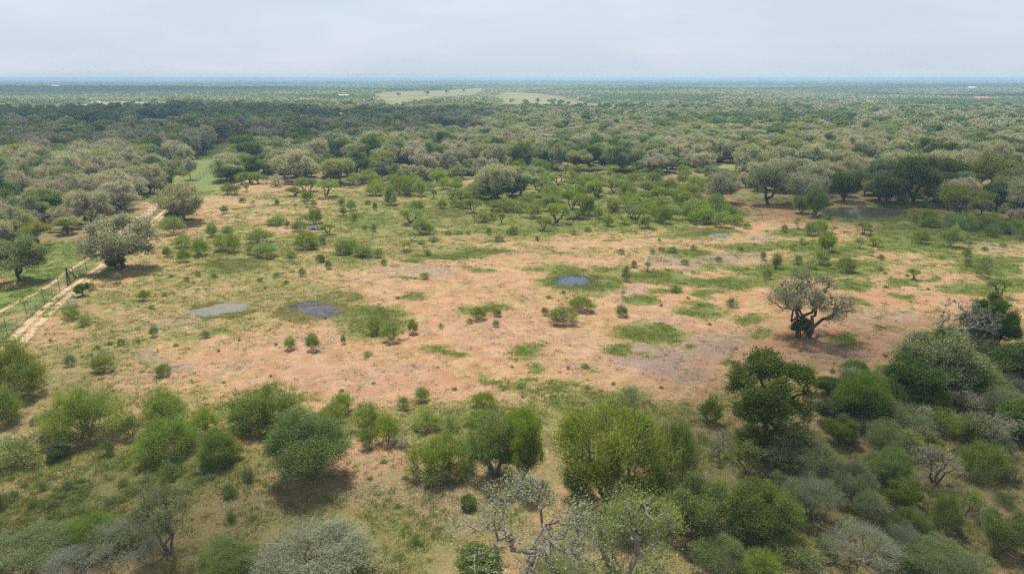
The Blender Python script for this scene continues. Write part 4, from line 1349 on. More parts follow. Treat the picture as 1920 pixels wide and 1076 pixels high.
# shrubs and little trees of the clearing: kind code, px, py(foot), w, h
SMALL = {
    'bush_mid': '''314,482,18,16 323,442,50,30 344,466,35,22 376,481,40,28 398,445,28,22 427,445,26,18 416,471,36,28 437,474,36,30 346,492,28,22
 488,459,50,26 474,478,26,18 499,484,42,26 506,487,20,14 546,485,22,12 574,469,50,28 591,469,20,14 604,459,18,14 644,479,36,24 659,474,30,22 674,482,26,18
 604,492,15,12 616,504,15,14 591,422,30,25 561,436,30,18 539,428,11,12 665,415,15,12 644,405,15,14 659,396,22,18 641,386,14,12 578,378,28,17 589,389,15,12
 520,386,11,10 455,381,14,9 421,401,18,12 428,366,30,18 519,424,40,16 780,398,34,18 788,441,32,28 804,441,26,18 683,484,35,20 709,484,22,14 906,418,28,18
 922,414,20,14 962,441,20,14 999,411,38,24 952,399,60,24 984,391,40,22 976,400,34,18 1121,411,26,20 1225,416,40,26 1243,421,34,28 1293,414,36,26 1313,421,50,30
 1331,421,36,22 1353,428,34,26 1381,424,34,18 1270,399,28,28 1548,473,36,32 1539,499,34,26 1587,513,36,26 1725,459,34,22 1781,465,38,34 1537,442,30,26 1518,444,30,22
 705,628,38,32 735,643,46,36 774,627,24,24 898,603,32,22 931,596,20,14 1054,612,58,34 1091,588,50,28 1165,595,30,20 134,600,32,22 139,601,1,1 196,700,50,30 306,707,30,22
 587,660,30,30 544,657,28,22 271,565,26,18 796,524,22,12 750,367,50,30 765,369,34,26 788,369,30,26 853,389,24,14 690,384,14,8 1104,404,34,22 1178,392,44,26 1213,402,40,24
 1140,425,24,18 1075,440,16,9 1010,398,30,18 1040,382,44,22 870,392,30,16 830,392,24,14 1400,430,18,10''',
    'bush_blue': '''161,612,28,16 289,632,20,20 134,687,24,20 67,799,26,16 227,648,18,12 350,528,14,8 371,518,14,10 401,521,18,8 488,528,14,7 519,521,20,10 537,533,12,8 567,518,16,14
 600,493,20,14 386,635,22,14 644,645,14,16 881,608,16,10 929,615,16,12 827,615,12,8 1021,593,16,14 1174,528,22,25 1189,502,14,12 1438,524,22,18 1430,489,14,14 1497,497,20,16
 1494,519,30,14 1512,519,24,14 1266,549,28,14 1346,492,18,10 1284,498,20,11 1261,475,20,11 1239,472,16,8 1223,477,14,10 1165,478,16,10 1300,470,14,10 1387,470,14,7 1387,405,24,8
 934,454,22,12 916,441,12,12 954,439,14,8 861,441,20,8 841,441,18,7 878,441,14,7 1102,434,16,8 813,454,24,8 790,459,20,8 803,480,16,10 720,498,14,11 701,436,12,12 684,431,10,8
 703,395,10,13 1846,470,14,7 1880,464,16,8 1651,490,16,11 1649,509,18,9 1812,483,18,16 1815,501,18,14 1848,501,26,18 1841,523,36,26 1185,763,70,24 1065,693,10,6 1097,691,20,9
 690,668,20,10 308,556,16,8 1830,569,14,8 1372,577,26,16 184,655,12,8 1455,505,20,22 1471,437,14,13 1690,386,28,16 1733,391,20,14 1745,396,14,12''',
    'umbrella': '''443,366,28,16 463,359,14,12 555,366,34,15 571,359,32,22 581,359,28,20 611,369,46,28 471,344,48,17 485,344,30,18 616,441,28,17 770,419,46,25 1044,418,46,33
 1019,431,30,20 1072,394,44,30 1094,401,42,32 1031,394,40,26 923,399,30,20 887,400,36,22 867,381,30,22 1178,381,40,30 1213,429,32,22 1193,416,32,24 1168,421,24,12
 1619,440,30,20 1639,462,30,15 1713,525,24,18 1873,557,42,30 1549,472,36,30 940,419,16,18 846,375,12,13 813,370,14,13 893,413,18,10 1012,362,40,26 1120,372,44,28 1150,362,44,26
 1240,384,40,26 1290,378,44,26 1215,366,40,24''',
    'thin': '''503,411,9,9 561,421,40,18 576,389,13,9 554,394,12,11 473,385,12,7 772,451,24,17 760,470,32,18 1200,426,16,13 1341,427,16,14 1214,508,14,18 1454,503,22,24
 1497,429,24,18 1502,459,16,13 1485,469,16,11 1517,502,28,18 1560,438,18,13 1632,439,14,9 1611,465,22,16 1634,480,14,11 1806,454,26,18 1816,464,16,12 796,470,14,8
 1167,556,14,10 499,345,20,14 453,346,26,12''',
    'forb': '''25,938,34,20 80,920,22,18 62,952,24,16 100,951,26,12 128,920,30,20 122,933,26,14 4,955,26,34 90,975,18,9 170,985,20,10 215,948,40,16 248,930,36,22 275,905,22,14 46,915,20,9
 18,901,18,9 378,906,24,12 395,900,20,12 432,935,40,28 470,905,30,26 436,978,20,20 474,975,22,10 560,962,1,1 232,912,30,12 152,905,20,10 70,990,16,8 12,1005,16,9 600,1010,14,8
 640,985,14,7 700,1000,14,7 812,1005,16,8 694,900,14,7 720,868,16,8 975,729,16,8 1102,730,14,8 852,732,12,7 508,707,8,5 284,580,12,9 204,648,14,7 517,647,8,5 498,541,8,5
 321,521,10,6 1055,551,12,6 1028,561,12,6 1008,451,10,8 1236,453,8,6 1700,520,10,5 1660,515,12,5 1600,560,8,4 1660,540,12,5 1740,545,10,5 1560,572,8,4 1350,880,16,9
 1590,770,22,9 1570,745,18,8 1620,750,14,7 1470,745,14,7 1490,800,18,9 1240,730,12,6 960,690,8,5 980,745,8,5 1150,722,10,6 745,560,10,5 410,660,8,5 450,640,9,5 610,600,8,5
 95,640,8,6 60,690,10,6 260,640,10,5 330,650,12,6 420,720,10,5 480,735,10,6 560,745,10,5 700,720,10,5 640,735,14,7 820,690,8,4 1330,610,10,5 1380,655,10,5 1420,690,12,6
 1240,575,10,5 1290,560,9,5 1500,660,12,6 1620,690,14,7 1660,670,12,6 1560,700,14,8''',
}
for k_, s in SMALL.items():
    for tk in s.split():
        a, b, c, d = [float(v) for v in tk.split(',')]
        if c < 2:
            continue
        P(k_, a, b, c * 1.06, d * 1.12, None)

# --- random fill where the photo shows more than can be told one by one
def poisson(poly, step, seed, jit=.45):
    rng = np.random.default_rng(seed)
    A = np.array(poly)
    x0, y0 = A.min(0)
    x1, y1 = A.max(0)
    gx = np.arange(x0, x1, step)
    gy = np.arange(y0, y1, step * .87)
    XX, YY = np.meshgrid(gx, gy)
    XX[1::2] += step / 2
    XX = XX + rng.uniform(-jit, jit, XX.shape) * step
    YY = YY + rng.uniform(-jit, jit, YY.shape) * step
    m = in_poly(XX.ravel(), YY.ravel(), poly)
    return XX.ravel()[m], YY.ravel()[m]


def taken(x, y, r):
    for q in ALL:
        if (q['x'] - x) ** 2 + (q['y'] - y) ** 2 < (r + q['w'] * .32) ** 2:
            return True
    return False


BELT = wpoly([(640, 350), (900, 340), (1300, 342), (1370, 395), (1400, 424), (1230, 425), (1130, 412), (980, 398), (850, 380), (720, 372)])
fx, fy = poisson(BELT, 8.5, 7)
for x, y in zip(fx, fy):
    if taken(x, y, 2.2):
        continue
    k_ = rnd.choice(['umbrella', 'umbrella', 'bush_mid', 'bush_mid', 'thin', 'bush'])
    wdt = rnd.uniform(4.5, 8.5)
    plant_at(k_, x, y, wdt, wdt * rnd.uniform(.5, .66), label=None, manual=False)
BAND = wpoly([(1700, 404), (1900, 420), (2060, 440), (2060, 476), (1920, 450), (1800, 442), (1715, 420)])
fx, fy = poisson(BAND, 4.6, 8)
for x, y in zip(fx, fy):
    if taken(x, y, 1.4):
        continue
    wdt = rnd.uniform(4, 7)
    plant_at(rnd.choice(['bush', 'bush_blue', 'bush_mid', 'bush_blue']), x, y, wdt, wdt * rnd.uniform(.5, .66), label=None, manual=False)
THK = wpoly([(1545, 720), (1640, 690), (1760, 650), (1920, 660), (2050, 700), (2000, 850), (1700, 868), (1545, 850)])
fx, fy = poisson(THK, 3.6, 10)
for x, y in zip(fx, fy):
    if taken(x, y, .1) and rnd.random() < .35:
        continue
    wdt = rnd.uniform(2.4, 4.8)
    plant_at(rnd.choice(['round_green', 'sage', 'twiggy', 'bare_mesquite', 'thin', 'round_olive', 'bush', 'dead_bush', 'silver', 'evergreen']), x, y, wdt, wdt * rnd.uniform(.6, .9), label=None, manual=False)
LR = wpoly([(1560, 800), (1700, 830), (1920, 780), (2100, 900), (2100, 1090), (1300, 1090), (1360, 900), (1480, 860)])
fx, fy = poisson(LR, 4.3, 9)
for x, y in zip(fx, fy):
    if taken(x, y, .6):
        continue
    wdt = rnd.uniform(1.2, 3.6)
    plant_at(rnd.choice(['bush_blue', 'dead_bush', 'forb', 'bush_mid', 'dead_bush', 'thin', 'bare_mesquite']), x, y, wdt, wdt * rnd.uniform(.45, .66),
             label=None, manual=False)
# ------------------------------------------------------------------ the woods
DARKP = [wpoly([(-300, 214), (0, 208), (150, 199), (420, 199), (600, 212), (760, 222), (700, 240), (560, 246), (300, 234), (0, 240), (-300, 246)]),
         wpoly([(1250, 236), (1560, 226), (1640, 240), (1500, 250), (1280, 250)]), wpoly([(1640, 192), (1920, 188), (2100, 190), (2100, 203), (1700, 204)]),
         wpoly([(-400, 178), (0, 163), (300, 165), (640, 168), (640, 172), (200, 178), (-300, 184)]), wpoly([(740, 163), (1250, 160), (1270, 165), (1000, 168), (740, 168)]),
         wpoly([(1250, 155), (2000, 154), (2100, 160), (1700, 161), (1250, 159)]), wpoly([(950, 205), (1200, 208), (1300, 214), (1000, 214)]), wpoly([(1100, 190), (1300, 186), (1350, 192), (1180, 196)])]
LIMEP = [wpoly([(20, 300), (200, 280), (260, 310), (120, 360), (0, 380)]), wpoly([(1270, 250), (1640, 245), (1700, 270), (1500, 285)])]
STUFF = {}     # kind -> list of (x, y, rot, scale_xy, scale_z)


def kind_at(x, y, r):
    for pp in DARKP:
        if in_poly(np.array([x]), np.array([y]), pp)[0]:
            return 'evergreen' if r.random() < .6 else 'oak_green'
    n = float(fbm(np.array([x]), np.array([y]), 70, 2, 91)[0])
    n2 = float(fbm(np.array([x]), np.array([y]), 130, 2, 191)[0])
    u = r.random()
    if x < fence_xy(y) and y < 420:
        v = r.random()
        if v < .3:
            return 'evergreen' if v < .07 else ('oak_lime' if v < .2 else 'oak_green')
        return r.choice(['oak', 'oak_full', 'oak_bare', 'oak_bare'])
    lime = .05 + (.22 if n2 > .25 else 0)
    for pp in LIMEP:
        if in_poly(np.array([x]), np.array([y]), pp)[0]:
            lime = .4
    if u < lime:
        return 'oak_lime' if r.random() < .6 else 'bush'
    if u < lime + (.26 if n > .2 else .10):
        return 'evergreen'
    if x < fence_xy(y) and y < 420 and u > .3:
        return r.choice(['oak', 'oak_full', 'oak_bare', 'oak_bare'])
    if u < .52:
        return 'oak_green'
    return r.choice(['oak', 'oak', 'oak_full', 'oak_full', 'oak_bare'])


def clear_of(x, y, m=0):
    p = np.array([x]), np.array([y])
    if in_poly(*p, LANE)[0]:
        return False
    for PP, c in FW:
        if in_poly(*p, PP)[0]:
            return False
    for hx, hy, front, rad in HOUSE_CLEAR:
        if abs(x - hx * (y / hy)) < rad and hy - front < y < hy + 12:
            return False
    return True


HOUSES = [  # px, py(base), width px, walls, roof, label, category
    (105, 165, 11, 'white', 'white', 'long white-roofed barn far off among the trees at the left', 'barn'),
    (182, 197, 15, 'tan', 'white', 'low pale shed at the edge of the tan pasture', 'shed'),
    (578, 190, 24, 'tan', 'red', 'farmhouse with a bright red-orange roof in the far woods', 'house'),
    (645, 183, 17, 'dark', 'white', 'dark walled shed with a pale roof left of the far pasture', 'shed'),
    (1838, 187, 26, 'white', 'red', 'white house with a rusty red roof in the woods at the far right', 'house'),
    (1822, 168, 11, 'white', 'white', 'small white house behind the red-roofed one, far right', 'house'),
    (1537, 155.0, 8, 'white', 'white', 'tiny white building on the skyline right of centre', 'building'),
]
HOUSE_CLEAR = []
for hh in HOUSES:
    x, y, r = G(hh[0], hh[1])
    wm = hh[2] * r / 1280
    HOUSE_CLEAR.append((x, y, min(60 + y * .05, 380), wm * .75 + 6))

OPEN = [(322, 365), (335, 352), (350, 345), (370, 335), (385, 322), (395, 310), (405, 300), (415, 292), (425, 284), (435, 277), (380, 345), (400, 330), (365, 318), (380, 305), (395, 295), (408, 285), (350, 335), (392, 300), (340, 342), (345, 365), (362, 325), (375, 312),
        (1560, 396), (1600, 398), (1640, 398), (1670, 396), (1400, 400), (1380, 380), (250, 432), (300, 385), (262, 410), (286, 400), (240, 425), (222, 440), (272, 405), (310, 372), (205, 445), (150, 475), (120, 470), (160, 462), (60, 495), (200, 445), (1345, 312), (1370, 310), (1730, 318),
        (30, 200), (90, 199), (150, 196), (220, 190), (290, 192), (180, 237), (300, 228), (740, 182), (800, 177), (860, 172), (960, 184), (1020, 187), (1080, 195), (640, 378), (560, 352)]


def hides(x, y, w_, h_):
    bx, by = to_px(x, y, 0)
    tx, ty = to_px(x, y, h_ * .85)
    r = math.sqrt(x * x + y * y)
    hw = w_ * .42 * 1280 / r
    if any(abs(ox - bx) < hw and ty < oy < by for ox, oy in OPEN):
        return True
    if y > 500:
        for ex in (-hw * .6, hw * .6):
            for f in (.1, .25, .4, .55, .7, .85, .98):
                for pp, _c in FIELDS:
                    if pt_in(bx + ex, by + (ty - by) * f, pp):
                        return (math.sin(x * 12.9 + y * 7.3) * 43.7) % 1 < .88
    return False


half = lambda y: .83 * y + 40
gx, gy = [], []
r_ = random.Random(11)
yv = 100.0
rows = 0
cand = []
while yv < 980:
    st = 7.0
    xv = -half(yv)
    while xv < half(yv):
        x = xv + r_.uniform(-.45, .45) * st
        y = yv + r_.uniform(-.45, .45) * st
        cand.append((x, y))
        xv += st
    yv += st * .87
cand = np.array(cand)
m = in_poly(cand[:, 0] + 3 * fbm(cand[:, 0], cand[:, 1], 25, 2, 3), cand[:, 1] + 4 * fbm(cand[:, 0], cand[:, 1], 25, 2, 4), WOOD)
cand = cand[m]
# thinner where the belt runs into the oaks, gaps elsewhere
gap = fbm(cand[:, 0], cand[:, 1], 38, 3, 61)
cand = cand[np.argsort(np.hypot(cand[:, 0], cand[:, 1]))]
n_oak = sum(1 for q in ALL if q['kind'].startswith('oak'))
n_ev = 0
n_bu = 0
ZONE = lambda x, y: ('left' if x < fence_xy(y) else ('right' if x > 70 and y < 330 else 'centre'))
ZL = {('oak', 'left'): ('grey lichen-covered oak in the dense wood left of the fence', 'oaks of the wood left of the fence'),
      ('oak', 'centre'): ('grey lichen-covered oak in the wood beyond the thorn belt', 'oaks of the wood beyond the clearing'),
      ('oak', 'right'): ('grey oak in the wood around the pond at the right', 'oaks of the wood round the right pond'),
      ('evergreen', 'left'): ('dark green tree among the grey oaks left of the fence', 'dark trees in the left wood'),
      ('evergreen', 'centre'): ('dark green tree among the grey oaks beyond the thorn belt', 'dark trees in the wood beyond the clearing'),
      ('evergreen', 'right'): ('dark green tree among the oaks round the right pond', 'dark trees round the right pond'),
      ('bush', 'left'): ('light green undergrowth tree in the left wood', 'light green trees in the left wood'),
      ('bush', 'centre'): ('light green thorn tree at the front of the far wood', 'light green trees at the front of the wood'),
      ('bush', 'right'): ('light green tree in front of the oaks at the right', 'light green trees at the right wood edge')}
WM_ = [('beside the lower fence', -100, 160), ('beside the upper fence', -125, 235), ('just left of the grass lane', -150, 310), ('behind the clear-trunked oak', -125, 165), ('at the near left edge of the frame', -190, 205),
       ('in the middle of the left wood', -190, 270), ('at the back of the left wood', -270, 360), ('right of the grass lane', -105, 320), ('behind the wide oak right of the lane', -80, 375),
       ('behind the centre background oak', 0, 290), ('beyond the thorn belt', 55, 310), ('in the middle of the far wood', 30, 380), ('behind the pale oak on tan ground', 75, 270),
       ('over the bank of the wood-edge pond', 100, 245), ('behind the wood-edge pond', 130, 260), ('right of the wood-edge pond', 175, 250), ('deep behind the wood-edge pond', 140, 320), ('at the far right edge of the wood', 240, 300),
       ('in the back rows of the far right wood', 250, 400), ('in the back rows of the far centre wood', 60, 450), ('behind the left end of the thorn belt', -45, 270)]


def wood_label(k_, x, y):
    n = min(WM_, key=lambda v: math.hypot(v[1] - x, v[2] - y))[0]
    w_ = INFO[k_][4]
    return f'{w_} {n}', f'{w_}s {n}'


for x, y in cand:
    x = float(x)
    y = float(y)
    if not clear_of(x, y):
        continue
    d = math.hypot(x, y)
    gp = float(fbm(np.array([x]), np.array([y]), 38, 3, 61)[0])
    if gp < -.42:
        continue
    k_ = kind_at(x, y, r_)
    front = ZONE(x, y) == 'centre' and y < 300 + 30 * gp and x > -60
    if front and r_.random() < .45:
        k_ = r_.choice(['umbrella', 'bush', 'umbrella', 'thin'])
    hs = 1 + .3 * float(fbm(np.array([x]), np.array([y]), 150, 2, 71)[0])
    if k_.startswith('oak'):
        wd = (5.6 + 7.6 * r_.random() ** 1.2) * (.92 if ZONE(x, y) == 'left' else 1)
        hm = wd * r_.uniform(.68, .86) * hs * (1.2 if ZONE(x, y) == 'left' else 1)
    elif k_ == 'evergreen':
        wd = r_.uniform(7, 12)
        hm = wd * r_.uniform(.72, .98) * hs
    else:
        wd = r_.uniform(5, 9)
        hm = wd * r_.uniform(.5, .65)
    if d < 420 and taken(x, y, wd * .26):
        continue
    if hides(x, y, wd, hm):
        continue
    fam = 'oak' if k_.startswith('oak') else ('evergreen' if k_ == 'evergreen' else 'bush')
    lim = {'oak': (n_oak, 298), 'evergreen': (n_ev, 130), 'bush': (n_bu, 110)}[fam]
    if lim[0] < lim[1]:
        lab, grp = wood_label(k_, x, y)
        plant_at(k_, x, y, wd, hm, label=lab, group=grp, manual=False)
        if fam == 'oak':
            n_oak += 1
        elif fam == 'evergreen':
            n_ev += 1
        else:
            n_bu += 1
    else:
        STUFF.setdefault(('near_' if d < 520 else 'mid_') + k_, []).append((x, y, r_.uniform(0, 6.28), wd, hm))
# undergrowth between the oaks
und = []
ux, uy = poisson([(-260, 140), (-60, 260), (260, 240), (420, 300), (480, 520), (-480, 520)], 7.2, 12)
mm = in_poly(ux, uy, WOOD)
for x, y in zip(ux[mm], uy[mm]):
    if r_.random() < .5 or not clear_of(x, y) or hides(x, y, 5, 3):
        continue
    wd = r_.uniform(3, 6)
    STUFF.setdefault('near_' + r_.choice(['bush', 'bush_mid', 'bush_blue', 'umbrella']), []).append((x, y, r_.uniform(0, 6.28), wd, wd * r_.uniform(.5, .7)))

# coarse trees for the middle distance: leaf clumps as big as they show there
LOW = {}


def low(kind, seeds, layers, w=11, h=8.6, lobes=16, per=5, lr=1.6, zlo=.9, bark='dark'):
    for s in seeds:
        LOW.setdefault(kind, []).append(plant(s, w=w, h=h, zlo=zlo, lobes=lobes, per=per, lr=lr, flat=.75, low=-.25, trunk_h=1.8, k=.3, wob=.15, sub=1,
                                              r_tip=.09, power=.35, rmax=.4, bark=bark, layers=layers, sides=3))


low('oak', (131, 132, 133), (('grey', 11, .5, .85, .32), ('greygreen', 7, .5, .8, .42)))
low('oak_green', (134, 135), (('grey', 3, .6, .9, .36), ('greygreen', 6, .6, .9, .5), ('olive', 13, .6, .8, .5)))
low('oak_lime', (136,), (('yellow', 9, .6, .8, .5), ('feather', 11, .6, .8, .5)))
low('evergreen', (137, 138), (('green', 16, .6, .8, .55), ('dark', 7, .6, .8, .55)), w=9, h=8, zlo=.8)
low('bush', (139,), (('feather', 15, .6, .9, .4), ('olive', 6, .6, .8, .4)), w=8, h=4.5, zlo=.4)

lib = bpy.data.collections.new('woodland kinds')     # sources for the far woods, never linked into the scene


def lib_entry(i, meshes):
    c = bpy.data.collections.new('kind %03d' % i)
    lib.children.link(c)
    for nm, me in meshes:
        o = bpy.data.objects.new(nm, me)
        c.objects.link(o)


entries = []          # (meshes, nominal w, nominal h)


def add_entry(meshes, w_, h_):
    entries.append((meshes, w_, h_))
    lib_entry(len(entries) - 1, meshes)
    return len(entries) - 1


idx_of = {}
for k_ in ('oak', 'oak_full', 'oak_bare', 'oak_green', 'oak_lime', 'evergreen', 'bush', 'bush_mid', 'bush_blue', 'umbrella', 'thin'):
    idx_of['near_' + k_] = [add_entry([('trunk', a), ('crown', b)], c, d) for a, b, c, d in PR[k_]]
for k_ in LOW:
    idx_of['mid_' + k_] = [add_entry([('trunk', a), ('crown', b)], c, d) for a, b, c, d in LOW[k_]]
for k_ in ('umbrella', 'thin', 'bush_mid', 'bush_blue'):
    idx_of['mid_' + k_] = idx_of['mid_bush']
idx_of['mid_oak_full'] = idx_of['mid_oak_bare'] = idx_of['mid_oak']


def clump(seed, size, spacing, quads, L, mix):
    """several crowns together, for far off"""
    rng = np.random.default_rng(seed)
    parts_ = []
    names = ['grey', 'greygreen', 'olive', 'green', 'dark', 'feather', 'yellow']
    g_ = np.arange(-size / 2, size / 2, spacing)
    for a in g_:
        for b in g_:
            x, y = a + rng.uniform(-.5, .5) * spacing + spacing / 2, b + rng.uniform(-.5, .5) * spacing + spacing / 2
            if rng.random() < .06:
                continue
            w_ = rng.uniform(.9, 1.5) * spacing
            h_ = rng.uniform(5.5, 9.5)
            u = rng.random()
            kd = rng.choice(5, p=mix)
            n = int(quads * rng.uniform(.8, 1.2))
            v = unit(rng.normal(size=(n, 3)))
            v[:, 2] = np.abs(v[:, 2]) * np.where(rng.random(n) < .8, 1, -.3)
            lump = 1 + .25 * np.sin(v[:, 0] * 5 + u * 9) * np.cos(v[:, 1] * 6 + u * 7)
            C = np.array([x, y, h_ * .5]) + v * np.array([w_ / 2, w_ / 2, h_ * .5]) * (lump * rng.uniform(.7, 1.05, n))[:, None]
            V, Q = rhombs(C, rng.normal(size=(n, 3)) + v * .3, L * rng.uniform(.6, 1.4, n), L * .62 * rng.uniform(.6, 1.4, n), rng)
            two = {0: (0, 1), 1: (1, 2), 2: (2, 3), 3: (3, 4), 4: (5, 6)}[int(kd)]
            mi = np.where(rng.random(n) < .6, two[0], two[1])
            parts_.append((V, Q, np.repeat(np.clip(rng.normal(.5, .2, n) + (u - .5) * .4, 0, 1), 4), mi))
    Vs, Qs, Ts, Ms, o = [], [], [], [], 0
    for V, Q, T, m_ in parts_:
        Vs.append(V)
        Qs.append(Q + o)
        Ts.append(T)
        Ms.append(m_)
        o += len(V)
    return mesh_np('crown', np.concatenate(Vs), np.concatenate(Qs), [LM[x] for x in names], np.concatenate(Ms), {'tint': ('FLOAT', np.concatenate(Ts))})


MIXES = [(.4, .27, .16, .12, .05), (.22, .3, .25, .17, .06), (.04, .12, .38, .45, .01), (.18, .25, .25, .12, .2)]
cl = [[add_entry([('crown', clump(200 + 10 * i + j, 27, 8.5, 46, 1.9, mx))], 27, 8) for j in range(2)] for i, mx in enumerate(MIXES)]
bigc = [[add_entry([('crown', clump(300 + 10 * i + j, 100, 10, 30, 3.2, mx))], 100, 8) for j in range(2)] for i, mx in enumerate(MIXES)]


def mixpick(x, y, r):
    for pp in DARKP:
        if in_poly(np.array([x]), np.array([y]), pp)[0]:
            return 2
    n = float(fbm(np.array([x]), np.array([y]), 260, 3, 291)[0])
    return 2 if n > .3 else (3 if n < -.38 and r.random() < .6 else (0 if n < .05 else 1))


FAR = []      # (x, y, z, rot, sx, sy, sz, entry)
for k_, L in STUFF.items():
    for (x, y, ro, wd, hm) in L:
        i = r_.choice(idx_of[k_])
        s = wd / entries[i][1]
        FAR.append((x, y, ro, s, s, hm / entries[i][2], i))
yv = 985.0
while yv < 2600:
    xv = -half(yv) - 50
    while xv < half(yv) + 50:
        x, y = xv + r_.uniform(-6, 6), yv + r_.uniform(-6, 6)
        if not hides(x, y, 27, 8) and clear_of(x, y) and clear_of(x, y - 12) and clear_of(x - 12, y) and clear_of(x + 12, y):
            mt = mixpick(x, y, r_)
            hz = (1 + .45 * float(fbm(np.array([x]), np.array([y]), 210, 3, 71)[0])) * (1.15 if mt == 2 else 1)
            if float(fbm(np.array([x]), np.array([y]), 120, 2, 81)[0]) > -.5:
                FAR.append((x, y, r_.uniform(0, 6.28), 1.05, 1.05, hz * r_.uniform(.9, 1.1), r_.choice(cl[mt])))
        xv += 24
    yv += 24
while yv < 12500:
    st = 92 if yv < 4500 else 260
    s = 1.0 if yv < 4500 else 2.9
    xv = -half(yv) - 200
    while xv < half(yv) + 200:
        x, y = xv + r_.uniform(-.2, .2) * st, yv + r_.uniform(-.2, .2) * st
        mt = mixpick(x / 2.5, y / 2.5, r_)
        ok = all(not (abs(x - hx * (y / hy)) < rad + 50 * s and hy - front < y < hy + 60) for hx, hy, front, rad in HOUSE_CLEAR)
        if ok:
            hz = (1 + .5 * float(fbm(np.array([x]), np.array([y]), 700, 3, 72)[0]))
            FAR.append((x, y, r_.uniform(0, 6.28), s, s, hz * r_.uniform(.85, 1.15) * (1.15 if mt == 2 else 1), r_.choice(bigc[mt])))
        xv += st
    yv += st


def scatter(name, coll, pts, label):
    """pts: (x, y, z, rot, sx, sy, sz, idx) -> one object that instances the unlinked kinds on its points"""
    A = np.array(pts, float)
    me = bpy.data.meshes.new(name)
    me.vertices.add(len(A))
    me.vertices.foreach_set('co', A[:, :3].astype(np.float32).ravel())
    rot = np.zeros((len(A), 3), np.float32)
    rot[:, 2] = A[:, 3]
    for nm, typ, dat, key in (('rot', 'FLOAT_VECTOR', rot, 'vector'), ('scl', 'FLOAT_VECTOR', A[:, 4:7], 'vector'), ('idx', 'INT', A[:, 7], 'value')):
        at = me.attributes.new(nm, typ, 'POINT')
        at.data.foreach_set(key, np.ascontiguousarray(dat, np.int32 if typ == 'INT' else np.float32).ravel())
    o = put(name, me, label=label, kind='stuff')
    ng = bpy.data.node_groups.new(name + ' scatter', 'GeometryNodeTree')
    ng.interface.new_socket('Geometry', in_out='INPUT', socket_type='NodeSocketGeometry')
    ng.interface.new_socket('Geometry', in_out='OUTPUT', socket_type='NodeSocketGeometry')
    gi, go = ng.nodes.new('NodeGroupInput'), ng.nodes.new('NodeGroupOutput')
    ci = ng.nodes.new('GeometryNodeCollectionInfo')
    ci.inputs['Collection'].default_value = coll
    ci.inputs['Separate Children'].default_value = True
    ci.inputs['Reset Children'].default_value = True
    ip = ng.nodes.new('GeometryNodeInstanceOnPoints')
    ip.inputs['Pick Instance'].default_value = True

    def na(nm, typ):
        n = ng.nodes.new('GeometryNodeInputNamedAttribute')
        n.data_type = typ
        n.inputs['Name'].default_value = nm
        return [s for s in n.outputs if s.enabled and s.name == 'Attribute'][0]
    mp_ = ng.nodes.new('GeometryNodeMeshToPoints')
    ng.links.new(gi.outputs[0], mp_.inputs[0])
    ng.links.new(mp_.outputs[0], ip.inputs['Points'])
    ng.links.new(ci.outputs[0], ip.inputs['Instance'])
    ng.links.new(na('idx', 'INT'), ip.inputs['Instance Index'])
    e2r = ng.nodes.new('FunctionNodeEulerToRotation')
    ng.links.new(na('rot', 'FLOAT_VECTOR'), e2r.inputs[0])
    ng.links.new(e2r.outputs[0], ip.inputs['Rotation'])
    ng.links.new(na('scl', 'FLOAT_VECTOR'), ip.inputs['Scale'])
    ng.links.new(ip.outputs[0], go.inputs[0])
    md = o.modifiers.new('scatter', 'NODES')
    md.node_group = ng
    return o


for px, py in ((747, 181), (800, 180), (838, 178), (960, 193), (1008, 193), (1032, 196), (1040, 192), (1066, 198), (1098, 200), (985, 196), (90, 200), (250, 194), (262, 190), (290, 192), (150, 197), (870, 174), (1052, 199)):
    x, y, _r = G(px, py)
    i = r_.choice(idx_of['mid_oak_green'])
    s_ = r_.uniform(.8, 1.3)
    FAR.append((x, y, r_.uniform(0, 6.28), s_, s_, s_, i))
A = np.array([(f[0], f[1]) for f in FAR])
zz = zg(A[:, 0], A[:, 1])
scatter('woodland', lib, [(f[0], f[1], z, f[2], f[3], f[4], f[5], f[6]) for f, z in zip(FAR, zz)],
        'endless far woodland of grey and green oaks reaching to the horizon')
print('far instances', len(FAR), 'individual plants', len(ALL))

# ------------------------------------------------------------------ grass tufts, dry stubble, stones, reeds
lib2 = bpy.data.collections.new('tuft kinds')


def tuft(seed, n, hgt, spread, mats, wid=.02, flatten=1.0):
    rng = np.random.default_rng(seed)
    base = np.c_[rng.normal(size=(n, 2)) * spread, np.zeros(n)]
    d = unit(np.c_[rng.normal(size=(n, 2)) * .55, np.full(n, flatten)])
    L = hgt * rng.uniform(.5, 1.3, n)
    V, Q = rhombs(base + d * L[:, None] / 2, d, L, wid * rng.uniform(.7, 1.4, n), rng)
    V[:, 2] = np.maximum(V[:, 2], -.02)
    return mesh_np('tuft', V, Q, [LM[x] for x in mats], rng.integers(0, len(mats), n), {'tint': ('FLOAT', np.repeat(rng.uniform(.2, .9, n), 4))})


def stone(seed):
    import bmesh
    rng = np.random.default_rng(seed)
    bm = bmesh.new()
    bmesh.ops.create_icosphere(bm, subdivisions=1, radius=.5)
    for v in bm.verts:
        v.co *= rng.uniform(.7, 1.2)
        v.co.z *= .55
    me = bpy.data.meshes.new('stone')
    bm.to_mesh(me)
    bm.free()
    me.materials.append(M_stone)
    return me


